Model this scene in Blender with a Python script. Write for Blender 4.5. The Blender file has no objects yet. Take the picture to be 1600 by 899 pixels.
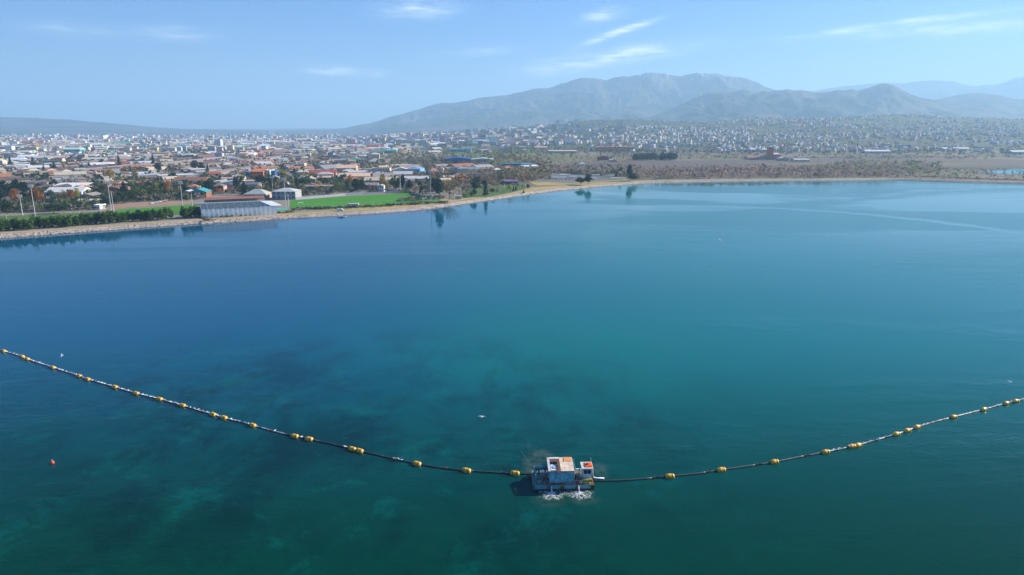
import bpy, math, random
import numpy as np
from mathutils import Vector, Matrix
R = math.radians
rnd = random.Random(7)
S = bpy.context.scene
COL = S.collection

# ------------------------------------------------------------------ camera, world, sun, exposure
CAMH, F, HORIZON = 70.0, 1067.0, 202.0
P = math.atan((449.5 - HORIZON) / F)
SP, CP = math.sin(P), math.cos(P)
cd = bpy.data.cameras.new('camera'); cam = bpy.data.objects.new('camera', cd); COL.objects.link(cam)
cam.location = (0, 0, CAMH); cam.rotation_euler = (math.pi / 2 - P, 0, 0)
cd.sensor_width = 36; cd.lens = 36 * F / 1600; cd.clip_start = 1; cd.clip_end = 90000
S.camera = cam
SUN_AZ, SUN_EL = 68.0, 28.0          # degrees to the right of the view direction (+Y), above the horizon
W = bpy.data.worlds.new('World'); S.world = W; W.use_nodes = True
wn, wl = W.node_tree.nodes, W.node_tree.links
sl = bpy.data.lights.new('sun', 'SUN'); sl.energy = 5.0; sl.angle = R(0.5); sl.color = (1, 0.91, 0.77)
so = bpy.data.objects.new('sun', sl); COL.objects.link(so)
sd = Vector((math.sin(R(SUN_AZ)) * math.cos(R(SUN_EL)), math.cos(R(SUN_AZ)) * math.cos(R(SUN_EL)), math.sin(R(SUN_EL))))
so.rotation_euler = sd.to_track_quat('Z', 'Y').to_euler(); so.location = (0, -50, 300)
S.view_settings.view_transform = 'Standard'; S.view_settings.look = 'None'
S.view_settings.exposure = 1.0; S.view_settings.gamma = 1.0
S.render.engine = 'CYCLES'
cy = S.cycles
cy.use_denoising = True; cy.max_bounces = 5; cy.diffuse_bounces = 1; cy.glossy_bounces = 2
cy.volume_bounces = 1; cy.transparent_max_bounces = 8; cy.transmission_bounces = 2
cy.caustics_reflective = False; cy.caustics_refractive = False

def ray(px, py):
    v = (py - 449.5) / F
    return Vector(((px - 800) / F, CP - SP * v, -(SP + CP * v)))
def at(px, py, z=0.0):
    d = ray(px, py); t = (z - CAMH) / d.z
    return Vector((d.x * t, d.y * t, z))
def far(px, py, dist):
    """the point seen at (px, py), dist metres ahead"""
    d = ray(px, py); t = dist / d.y
    return Vector((d.x * t, d.y * t, CAMH + d.z * t))
def pxof(x, y, z=0.0):
    zc = CP * y + SP * (CAMH - z)
    vc = SP * y * -1 + CP * (CAMH - z)
    return 800 + F * x / zc, 449.5 + F * vc / zc

# ---- sky nodes
def N(t, typ, **kw):
    n = t.new(typ)
    for k, v in kw.items():
        if k.startswith('i_'):
            n.inputs[k[2:].replace('_', ' ')].default_value = v
        else:
            setattr(n, k, v)
    return n
sky = N(wn, 'ShaderNodeTexSky', sky_type='NISHITA', sun_disc=False)
sky.sun_elevation = R(SUN_EL); sky.sun_rotation = R(SUN_AZ)
sky.altitude = 0; sky.air_density = 1.0; sky.dust_density = 0.25; sky.ozone_density = 4.0
bg = wn.get('Background') or wn.new('ShaderNodeBackground')
bg.inputs['Strength'].default_value = 0.074
tc = wn.new('ShaderNodeTexCoord')
sep = wn.new('ShaderNodeSeparateXYZ'); wl.new(tc.outputs['Generated'], sep.inputs[0])
def wm(op, a, b=None, c=None):
    n = wn.new('ShaderNodeMath'); n.operation = op
    for i, x in enumerate((a, b, c)):
        if x is None: continue
        if isinstance(x, (int, float)): n.inputs[i].default_value = x
        else: wl.new(x, n.inputs[i])
    return n.outputs[0]
# direction -> tangent coordinates (azimuth and elevation slopes), so a wisp stays at its own place in the sky
az = wm('ARCTAN2', sep.outputs[0], sep.outputs[1])
el = wm('ARCSINE', sep.outputs[2])
comb = wn.new('ShaderNodeCombineXYZ'); wl.new(az, comb.inputs[0]); wl.new(el, comb.inputs[1])
warp = N(wn, 'ShaderNodeTexNoise', i_Scale=9.0, i_Detail=4.0); wl.new(comb.outputs[0], warp.inputs['Vector'])
mapn = wn.new('ShaderNodeMapping'); mapn.inputs['Scale'].default_value = (9, 60, 1); mapn.inputs['Rotation'].default_value = (0, 0, R(4))
wl.new(comb.outputs[0], mapn.inputs['Vector'])
strk = N(wn, 'ShaderNodeTexNoise', i_Scale=2.2, i_Detail=7.0, i_Roughness=0.62); wl.new(mapn.outputs[0], strk.inputs['Vector'])
streak = wm('MULTIPLY_ADD', strk.outputs['Fac'], 3.0, -1.0)
wofs = wm('MULTIPLY_ADD', warp.outputs['Fac'], 0.016, -0.008)
tot = None
CLOUDS = [(655, 17, 40, 9, 2, .24), (940, 27, 22, 6, 10, .30), (965, 52, 36, 3.4, 17, .55), (1000, 84, 58, 7, 7, .34),
          (1395, 40, 85, 3.5, 4, .30), (1475, 46, 85, 4, 2, .20), (525, 113, 34, 5, -1, .34), (587, 112, 14, 4, 0, .32),
          (272, 53, 34, 7, 0, .16), (120, 48, 40, 7, 0, .12), (855, 108, 36, 9, 3, .22), 
          (930, 95, 60, 10, 8, .2), (1560, 44, 70, 6, 3, .1), (745, 82, 50, 5, 5, .12)]
for (cx, cyy, a, b, tilt, amp) in CLOUDS:
    d = ray(cx, cyy).normalized(); a0 = math.atan2(d.x, d.y); e0 = math.asin(d.z)
    u0 = wm('ADD', az, -a0); v0 = wm('ADD', wm('ADD', el, -e0), wofs)
    ct, st = math.cos(R(tilt)), math.sin(R(tilt))
    u = wm('ADD', wm('MULTIPLY', u0, ct * F / a), wm('MULTIPLY', v0, st * F / a))
    v = wm('ADD', wm('MULTIPLY', u0, -st * F / b), wm('MULTIPLY', v0, ct * F / b))
    q = wm('ADD', wm('MULTIPLY', u, u), wm('MULTIPLY', v, v))
    g = wm('MULTIPLY', wm('EXPONENT', wm('MULTIPLY', q, -0.7)), amp * 2.6)
    tot = g if tot is None else wm('ADD', tot, g)
cl = wm('MULTIPLY', tot, wm('MAXIMUM', streak, 0.15))
clm = wn.new('ShaderNodeMath'); clm.operation = 'MINIMUM'; wl.new(cl, clm.inputs[0]); clm.inputs[1].default_value = 0.7
cmix = wn.new('ShaderNodeMix'); cmix.data_type = 'RGBA'
hsv = N(wn, 'ShaderNodeHueSaturation'); hsv.inputs['Saturation'].default_value = 1.22
tint = wn.new('ShaderNodeVectorMath'); tint.operation = 'MULTIPLY'; tint.inputs[1].default_value = (.68, .74, .98)
wl.new(sky.outputs[0], tint.inputs[0]); wl.new(tint.outputs[0], hsv.inputs['Color'])
wl.new(clm.outputs[0], cmix.inputs['Factor']); wl.new(hsv.outputs[0], cmix.inputs['A'])
cmix.inputs['B'].default_value = (11.0, 11.6, 12.4, 1)
wl.new(cmix.outputs['Result'], bg.inputs['Color'])
wo = wn.get('World Output') or wn.new('ShaderNodeOutputWorld'); wl.new(bg.outputs[0], wo.inputs['Surface'])

# ------------------------------------------------------------------ tagging
def tag(o, label=None, cat=None, group=None, kind=None):
    if label: o['label'] = label
    if cat: o['category'] = cat
    if group: o['group'] = group
    if kind: o['kind'] = kind
    return o
def empty(name, loc=(0, 0, 0), rz=0.0):
    o = bpy.data.objects.new(name, None); COL.objects.link(o); o.location = loc; o.rotation_euler = (0, 0, rz)
    o.empty_display_size = 0.5
    return o
ORD = 'first second third fourth fifth sixth seventh eighth ninth tenth'.split()
def ordinal(n):
    if n <= 10: return ORD[n - 1]
    return f"{n}{'th' if 10 < n % 100 < 20 else {1: 'st', 2: 'nd', 3: 'rd'}.get(n % 10, 'th')}"
PENDING = []      # (object, base label, x in the photograph)
def later(o, base, cat, group=None, x=None):
    tag(o, None, cat, group)
    PENDING.append((o, base, x if x is not None else pxof(o.location.x, max(o.location.y, 1), o.location.z)[0]))
    return o
def finish_labels():
    by = {}
    for o, b, x in PENDING: by.setdefault(b, []).append((x, o))
    for b, v in by.items():
        v.sort(key=lambda t: t[0])
        for i, (x, o) in enumerate(v):
            o['label'] = b if len(v) == 1 else f"{b}, {ordinal(i + 1)} from left"

# ------------------------------------------------------------------ mesh builder
class MB:
    def __init__(self): self.v = []; self.f = []; self.c = []
    def add(self, vs, fs, c):
        o = len(self.v); self.v += [tuple(p) for p in vs]
        self.f += [tuple(i + o for i in q) for q in fs]
        if isinstance(c, list): self.c += c
        else: self.c += [c] * len(fs)
    def box(self, x0, x1, y0, y1, z0, z1, c=(.5, .5, .5), M=None):
        vs = [(x0, y0, z0), (x1, y0, z0), (x1, y1, z0), (x0, y1, z0), (x0, y0, z1), (x1, y0, z1), (x1, y1, z1), (x0, y1, z1)]
        if M is not None: vs = [M @ Vector(p) for p in vs]
        self.add(vs, [(0, 3, 2, 1), (4, 5, 6, 7), (0, 1, 5, 4), (1, 2, 6, 5), (2, 3, 7, 6), (3, 0, 4, 7)], c)
    def tube(self, pts, r, c=(.5, .5, .5), n=8, caps=True):
        pts = [Vector(p) for p in pts]; m = len(pts); rs = r if isinstance(r, (list, tuple)) else [r] * m
        vs = []
        for i, p in enumerate(pts):
            d = (pts[min(i + 1, m - 1)] - pts[max(i - 1, 0)]).normalized()
            a = d.cross(Vector((0, 0, 1)))
            if a.length < 1e-3: a = Vector((1, 0, 0))
            a.normalize(); b = a.cross(d).normalized()
            for k in range(n):
                t = 2 * math.pi * k / n; vs.append(p + (a * math.cos(t) + b * math.sin(t)) * rs[i])
        fs = []
        for i in range(m - 1):
            for k in range(n):
                k2 = (k + 1) % n; fs.append((i * n + k, i * n + k2, (i + 1) * n + k2, (i + 1) * n + k))
        if caps:
            fs.append(tuple(range(n - 1, -1, -1))); fs.append(tuple((m - 1) * n + k for k in range(n)))
        self.add(vs, fs, c)
    def build(self, name, mat, parent=None, smooth=False, loc=None, rz=None):
        me = bpy.data.meshes.new(name); me.from_pydata(self.v, [], self.f)
        at_ = me.attributes.new('col', 'FLOAT_COLOR', 'FACE')
        at_.data.foreach_set('color', np.array([(c[0], c[1], c[2], 1.0) for c in self.c], dtype=np.float32).ravel())
        me.materials.append(mat); me.update()
        if smooth: me.polygons.foreach_set('use_smooth', [True] * len(me.polygons))
        return put(name, me, parent, loc, rz)
def put(name, me, parent=None, loc=None, rz=None):
    o = bpy.data.objects.new(name, me); COL.objects.link(o)
    if parent is not None: o.parent = parent
    if loc is not None: o.location = loc
    if rz is not None: o.rotation_euler = (0, 0, rz)
    return o
def np_mesh(name, v, f, mat, col=None, smooth=False, parent=None):
    """v (n,3) float, f (m,k) int with one face size"""
    v = np.asarray(v, dtype=np.float32); f = np.asarray(f, dtype=np.int32); m, k = f.shape
    me = bpy.data.meshes.new(name)
    me.vertices.add(len(v)); me.vertices.foreach_set('co', v.ravel())
    me.loops.add(m * k); me.loops.foreach_set('vertex_index', f.ravel())
    me.polygons.add(m); me.polygons.foreach_set('loop_start', np.arange(0, m * k, k, dtype=np.int32))
    me.polygons.foreach_set('loop_total', np.full(m, k, dtype=np.int32))
    if smooth: me.polygons.foreach_set('use_smooth', np.ones(m, dtype=bool))
    me.update(calc_edges=True)
    if col is not None:
        a = me.attributes.new('col', 'FLOAT_COLOR', 'FACE')
        c4 = np.ones((m, 4), dtype=np.float32); c4[:, :3] = col; a.data.foreach_set('color', c4.ravel())
    me.materials.append(mat)
    return put(name, me, parent)

# ------------------------------------------------------------------ materials
def material(name, rough=0.7, color=(.5, .5, .5), attr=False, noise=None, bump=None, metallic=0.0, spec=0.5, trans=None):
    m = bpy.data.materials.new(name); m.use_nodes = True; t = m.node_tree; n, l = t.nodes, t.links
    b = n['Principled BSDF']; b.inputs['Roughness'].default_value = rough; b.inputs['Metallic'].default_value = metallic
    b.inputs['Specular IOR Level'].default_value = spec
    src = None
    if attr:
        a = n.new('ShaderNodeAttribute'); a.attribute_name = 'col'; src = a.outputs['Color']
    geo = n.new('ShaderNodeTexCoord')
    if noise:                                   # (scale, lo, hi [, tint colour])
        nz = n.new('ShaderNodeTexNoise'); nz.inputs['Scale'].default_value = noise[0]; nz.inputs['Detail'].default_value = 6
        nz.inputs['Roughness'].default_value = 0.65
        l.new(geo.outputs['Object'], nz.inputs['Vector'])
        mr = n.new('ShaderNodeMapRange'); mr.inputs['From Min'].default_value = .3; mr.inputs['From Max'].default_value = .7
        mr.inputs['To Min'].default_value = noise[1]; mr.inputs['To Max'].default_value = noise[2]
        l.new(nz.outputs['Fac'], mr.inputs['Value'])
        if len(noise) > 3:
            mx = n.new('ShaderNodeMix'); mx.data_type = 'RGBA'
            if src: l.new(src, mx.inputs['A'])
            else: mx.inputs['A'].default_value = (*color, 1)
            mx.inputs['B'].default_value = (*noise[3], 1); l.new(mr.outputs[0], mx.inputs['Factor']); src = mx.outputs['Result']
        else:
            vm = n.new('ShaderNodeVectorMath'); vm.operation = 'SCALE'
            if src: l.new(src, vm.inputs[0])
            else: vm.inputs[0].default_value = color
            l.new(mr.outputs[0], vm.inputs['Scale']); src = vm.outputs[0]
    if src: l.new(src, b.inputs['Base Color'])
    else: b.inputs['Base Color'].default_value = (*color, 1)
    if bump:
        nb = n.new('ShaderNodeTexNoise'); nb.inputs['Scale'].default_value = bump[0]; nb.inputs['Detail'].default_value = 4
        l.new(geo.outputs['Object'], nb.inputs['Vector'])
        bp = n.new('ShaderNodeBump'); bp.inputs['Strength'].default_value = bump[1]; bp.inputs['Distance'].default_value = bump[2]
        l.new(nb.outputs['Fac'], bp.inputs['Height']); l.new(bp.outputs[0], b.inputs['Normal'])
    return m
M_BLD = material('building_coat', .75, attr=True, noise=(.35, .82, 1.12), spec=.3)
M_GLS = material('window_glass', .15, (.03, .045, .06))
M_BARK = material('bark', .9, (.11, .085, .065), noise=(3, .7, 1.3))
M_ROCK = material('shore_stone', .9, attr=True, noise=(2.0, .75, 1.2))
M_PAINT = material('boat_paint', .5, attr=True, noise=(1.3, 0.0, .55, (.16, .085, .05)), bump=(6, .4, .02))
M_CLEAN = material('plain_paint', .45, attr=True, noise=(2.2, .75, 1.15))
M_RUST = material('rusty_steel', .85, (.12, .05, .028), noise=(3, .55, 1.7), bump=(14, .5, .02))
M_TARP = material('tarpaulin', .35, (.06, .46, .56), noise=(1.8, -.35, .85, (.55, .84, .88)), bump=(2.2, .9, .12))
M_YEL = material('float_plastic', .4, (.90, .46, .015), noise=(1.6, -.15, .30, (.70, .58, .40)))
M_GULL = material('gull_feathers', .8, attr=True)
M_FOAM = material('foam', .9, (.88, .90, .90))
def leaf_mat():
    m = material('foliage', .8, attr=True, spec=.2); n, l = m.node_tree.nodes, m.node_tree.links
    b = n['Principled BSDF']; oi = n.new('ShaderNodeObjectInfo')
    mr = n.new('ShaderNodeMapRange'); mr.inputs['To Min'].default_value = .75; mr.inputs['To Max'].default_value = 1.3
    l.new(oi.outputs['Random'], mr.inputs['Value'])
    vm = n.new('ShaderNodeVectorMath'); vm.operation = 'SCALE'
    a = [x for x in n if x.type == 'ATTRIBUTE'][0]
    l.new(a.outputs['Color'], vm.inputs[0]); l.new(mr.outputs[0], vm.inputs['Scale']); l.new(vm.outputs[0], b.inputs['Base Color'])
    tl = n.new('ShaderNodeBsdfTranslucent'); l.new(vm.outputs[0], tl.inputs['Color']); ms = n.new('ShaderNodeMixShader'); ms.inputs[0].default_value = .42
    out = n['Material Output']; l.new(b.outputs[0], ms.inputs[1]); l.new(tl.outputs[0], ms.inputs[2]); l.new(ms.outputs[0], out.inputs['Surface'])
    return m
M_LEAF = leaf_mat()

def nodes_of(name):
    m = bpy.data.materials.new(name); m.use_nodes = True
    return m, m.node_tree.nodes, m.node_tree.links
def mth(n, l, op, a, b=None, c=None, clamp=False):
    q = n.new('ShaderNodeMath'); q.operation = op; q.use_clamp = clamp
    for i, x in enumerate((a, b, c)):
        if x is None: continue
        if isinstance(x, (int, float)): q.inputs[i].default_value = x
        else: l.new(x, q.inputs[i])
    return q.outputs[0]
def mixc(n, l, fac, a, b):
    q = n.new('ShaderNodeMix'); q.data_type = 'RGBA'
    if isinstance(fac, (int, float)): q.inputs['Factor'].default_value = fac
    else: l.new(fac, q.inputs['Factor'])
    for s, x in (('A', a), ('B', b)):
        if isinstance(x, tuple): q.inputs[s].default_value = (*x, 1)
        else: l.new(x, q.inputs[s])
    return q.outputs['Result']
def noise(n, l, vec, scale, detail=4, rough=.5, mapping=None, rot=0.0, dist=0.0):
    if mapping:
        mp = n.new('ShaderNodeMapping'); mp.inputs['Scale'].default_value = mapping; mp.inputs['Rotation'].default_value = (0, 0, rot)
        l.new(vec, mp.inputs['Vector']); vec = mp.outputs[0]
    q = n.new('ShaderNodeTexNoise'); q.inputs['Scale'].default_value = scale; q.inputs['Detail'].default_value = detail
    q.inputs['Roughness'].default_value = rough; q.inputs['Distortion'].default_value = dist
    l.new(vec, q.inputs['Vector']); return q.outputs['Fac']
def ramp(n, l, x, lo, hi, a=0.0, b=1.0):
    q = n.new('ShaderNodeMapRange'); q.interpolation_type = 'SMOOTHSTEP'
    q.inputs['From Min'].default_value = lo; q.inputs['From Max'].default_value = hi
    q.inputs['To Min'].default_value = a; q.inputs['To Max'].default_value = b; l.new(x, q.inputs['Value']); return q.outputs[0]

# ------------------------------------------------------------------ the lake
def water_material():
    m, n, l = nodes_of('lake_water'); b = n['Principled BSDF']
    g = n.new('ShaderNodeNewGeometry'); pos = g.outputs['Position']
    sp = n.new('ShaderNodeSeparateXYZ'); l.new(pos, sp.inputs[0]); X, Y = sp.outputs[0], sp.outputs[1]
    # colour of the water body: deep blue on the left, greener over the shallower bed ahead and to the right
    big = noise(n, l, pos, .006, 3, .5)
    side = ramp(n, l, mth(n, l, 'ADD', X, mth(n, l, 'MULTIPLY', big, 120.0)), -60, 160)
    c1 = mixc(n, l, side, DEEP, TEAL)
    near = ramp(n, l, Y, 240, 90)
    c1 = mixc(n, l, near, c1, NEAR)
    # a paler shoal ahead
    def blob(cx, cy_, rx, ry, wob=0.5):
        dx = mth(n, l, 'MULTIPLY', mth(n, l, 'ADD', X, -cx), 1 / rx); dy = mth(n, l, 'MULTIPLY', mth(n, l, 'ADD', Y, -cy_), 1 / ry)
        r2 = mth(n, l, 'SQRT', mth(n, l, 'ADD', mth(n, l, 'MULTIPLY', dx, dx), mth(n, l, 'MULTIPLY', dy, dy)))
        return mth(n, l, 'ADD', r2, mth(n, l, 'MULTIPLY', noise(n, l, pos, 1.6 / max(rx, ry) , 5, .6), wob))
    sh = ramp(n, l, blob(15, 215, 75, 60, .8), 1.5, .5)
    c1 = mixc(n, l, mth(n, l, 'MULTIPLY', sh, .5), c1, SHOAL)
    # weed beds seen through the water on the left
    wd = noise(n, l, pos, .05, 9, .70, mapping=(1, .7, 1), rot=.5, dist=.3)
    wd2 = noise(n, l, pos, .018, 4, .6)
    wmask = mth(n, l, 'MULTIPLY', ramp(n, l, wd, .40, .60), ramp(n, l, wd2, .30, .62))
    area = ramp(n, l, blob(-48, 145, 85, 68, .9), 2.1, .9)
    c1 = mixc(n, l, mth(n, l, 'MULTIPLY', mth(n, l, 'MULTIPLY', wmask, area), .62), c1, WEED)
    # mottled lighter bed
    lt = ramp(n, l, noise(n, l, pos, .07, 7, .7, dist=.4), .52, .68)
    c1 = mixc(n, l, mth(n, l, 'MULTIPLY', mth(n, l, 'MULTIPLY', lt, area), .30), c1, SHOAL)
    # silt stirred up round the dredger
    fine = noise(n, l, pos, .5, 6, .7)
    silt = None
    for (qx, qy, rx, ry, am) in SILT:
        s_ = mth(n, l, 'MULTIPLY', ramp(n, l, blob(qx, qy, rx, ry, .5), 1.25, .55), am)
        silt = s_ if silt is None else mth(n, l, 'MAXIMUM', silt, s_)
    silt = mth(n, l, 'MULTIPLY', silt, ramp(n, l, fine, .3, .65))
    c1 = mixc(n, l, silt, c1, (.12, .15, .12))
    l.new(c1, b.inputs['Base Color'])
    b.inputs['IOR'].default_value = 1.19
    b.inputs['Specular IOR Level'].default_value = .32
    b.inputs['Specular Tint'].default_value = (.35, .85, 1.0, 1)
    # ripples: calm slicks and wind-ruffled lanes
    lanes = noise(n, l, pos, .0042, 4, .55, mapping=(.55, 1.5, 1), rot=R(-12), dist=1.2)
    calm = ramp(n, l, lanes, .40, .58)                       # 1 = ruffled
    (ax, ay), (bx, by), (qx, qy) = [at(*t).xy for t in ((1000, 323), (1330, 333), (1600, 366))]
    dd = 2 * (ax * (by - qy) + bx * (qy - ay) + qx * (ay - by)); ux = ((ax * ax + ay * ay) * (by - qy) + (bx * bx + by * by) * (qy - ay) + (qx * qx + qy * qy) * (ay - by)) / dd
    uy = ((ax * ax + ay * ay) * (qx - bx) + (bx * bx + by * by) * (ax - qx) + (qx * qx + qy * qy) * (bx - ax)) / dd; rad = math.hypot(ax - ux, ay - uy)
    ex = mth(n, l, 'ADD', X, -ux); ey = mth(n, l, 'ADD', Y, -uy); rr_ = mth(n, l, 'SQRT', mth(n, l, 'ADD', mth(n, l, 'MULTIPLY', ex, ex), mth(n, l, 'MULTIPLY', ey, ey)))
    dist_ = mth(n, l, 'ABSOLUTE', mth(n, l, 'ADD', mth(n, l, 'ADD', rr_, -rad), mth(n, l, 'MULTIPLY_ADD', noise(n, l, pos, .03, 4, .6), 26.0, -13.0)))
    slick = mth(n, l, 'MULTIPLY', ramp(n, l, dist_, 10, 3), ramp(n, l, X, 40, 110))
    inside = mth(n, l, 'MULTIPLY', ramp(n, l, blob(at(1240, 352).x, at(1240, 352).y, 95, 42, .5), 1.35, .95), .9)
    inside2 = mth(n, l, 'MULTIPLY', ramp(n, l, blob(at(960, 395).x, at(960, 395).y, 60, 26, .6), 1.4, 1.0), .7)
    inside3 = ramp(n, l, blob(at(1010, 316).x, at(1010, 316).y, 85, 38, .6), 1.3, .9)
    calm = mth(n, l, 'MAXIMUM', inside3, mth(n, l, 'MAXIMUM', mth(n, l, 'MAXIMUM', calm, inside), inside2))
    calm = mth(n, l, 'MULTIPLY', calm, mth(n, l, 'SUBTRACT', 1.0, slick))
    gust = ramp(n, l, noise(n, l, pos, .018, 3, .5, mapping=(.6, 1.3, 1)), .35, .65, .6, 1.0)
    rightw = mth(n, l, 'MULTIPLY', ramp(n, l, X, 20, 110, .55, 1.0), ramp(n, l, Y, 330, 120, 1.0, 4.5))
    r1 = noise(n, l, pos, .95, 3, .55, mapping=(.5, 1.25, 1), rot=R(-14))
    r2 = noise(n, l, pos, 2.6, 2, .5, mapping=(.6, 1.2, 1), rot=R(20))
    r3 = noise(n, l, pos, .16, 3, .5, mapping=(.6, 1.2, 1), rot=R(10))
    h = mth(n, l, 'ADD', mth(n, l, 'MULTIPLY', r1, .075), mth(n, l, 'ADD', mth(n, l, 'MULTIPLY', r2, .02), mth(n, l, 'MULTIPLY', r3, .22)))
    amp = mth(n, l, 'MULTIPLY', mth(n, l, 'MULTIPLY_ADD', calm, .88, .12), mth(n, l, 'MULTIPLY', gust, rightw))
    h = mth(n, l, 'MULTIPLY', h, amp)
    bp = n.new('ShaderNodeBump'); bp.inputs['Strength'].default_value = 1.0; bp.inputs['Distance'].default_value = .55
    l.new(h, bp.inputs['Height']); l.new(bp.outputs[0], b.inputs['Normal'])
    l.new(mth(n, l, 'MULTIPLY_ADD', calm, .14, .04), b.inputs['Roughness'])
    return m
DEEP, TEAL, NEAR, SHOAL, WEED = (.0, .076, .150), (.0, .135, .150), (.0, .040, .027), (.0, .145, .124), (.0, .008, .014)
DRG = at(882, 766)            # middle of the dredger's near waterline
SILT = [(at(833, 728).x, at(833, 728).y, 3.0, 6.5, .40), (at(846, 712).x, at(846, 712).y, 3.4, 4.0, .45), (at(938, 735).x, at(938, 735).y, 2.2, 4.5, .35),
        (at(860, 782).x, at(860, 782).y, 4.6, 3.2, .30), (at(912, 780).x, at(912, 780).y, 4.0, 3.0, .28), (at(826, 700).x, at(826, 700).y, .8, 5.0, .10)]
M_WAT = water_material()
wb = MB(); wb.add([(-34000, -34000, 0), (34000, -34000, 0), (34000, 2600, 0), (-34000, 2600, 0)], [(0, 1, 2, 3)], (0, .1, .1))
tag(wb.build('water', M_WAT), 'calm teal and blue lake with paler wind lanes', kind='structure')

# ------------------------------------------------------------------ the shore and the plain
SHORE = [(-420, 396), (-200, 384), (-60, 377), (0, 372.5), (100, 365), (200, 357.5), (300, 350.5), (318, 350), (380, 346), (450, 341.5), (530, 337), (600, 332.5),
         (660, 327.5), (700, 322.5), (740, 316.5), (800, 308), (860, 299.5), (920, 293.5), (960, 290), (1010, 286.8), (1080, 284.7), (1200, 283), (1300, 282.2),
         (1380, 281.6), (1440, 283), (1500, 285), (1560, 286.5), (1640, 289), (1760, 293), (2100, 305)]
Z = 2.0
def smooth_line(pts, per=6):
    out = []
    for i in range(len(pts) - 1):
        p0 = pts[max(i - 1, 0)]; p1 = pts[i]; p2 = pts[i + 1]; p3 = pts[min(i + 2, len(pts) - 1)]
        for k in range(per):
            t = k / per
            out.append(tuple(.5 * ((2 * p1[j]) + (-p0[j] + p2[j]) * t + (2 * p0[j] - 5 * p1[j] + 4 * p2[j] - p3[j]) * t * t + (-p0[j] + 3 * p1[j] - 3 * p2[j] + p3[j]) * t ** 3) for j in range(len(p1))))
    out.append(tuple(pts[-1])); return out
sl_px = smooth_line(SHORE, 8)
sw = [at(a, b) for a, b in sl_px]
nrm = []
for i in range(len(sw)):
    d = (sw[min(i + 1, len(sw) - 1)] - sw[max(i - 1, 0)]); d.z = 0; d.normalize()
    nrm.append(Vector((-d.y, d.x, 0)))            # to the land
rs_ = random.Random(3)
jit = [rs_.uniform(-.7, .7) for _ in sw]
def off(i, o, z): p = sw[i] + nrm[i] * o; return (p.x, p.y, z)
def band(name, prof, mat, c, kind='structure', label=None, i0=0, i1=None):
    i1 = len(sw) if i1 is None else i1; b = MB(); k = len(prof)
    vs = []
    for i in range(i0, i1):
        for (o, z, j) in prof:
            w = o(i) if callable(o) else o
            vs.append(off(i, w + j * jit[i], z))
    fs = [(a * k + q, (a + 1) * k + q, (a + 1) * k + q + 1, a * k + q + 1) for a in range(i1 - i0 - 1) for q in range(k - 1)]
    b.add(vs, fs, c); return tag(b.build(name, mat), label, kind=kind)
def bw(i):      # width of the tan bank, metres
    return float(np.interp(sl_px[i][0], [0, 300, 450, 600, 700, 800, 860, 960, 1100, 1400, 1600], [9, 9, 18, 26, 26, 22, 30, 24, 10, 9, 9]))

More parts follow.
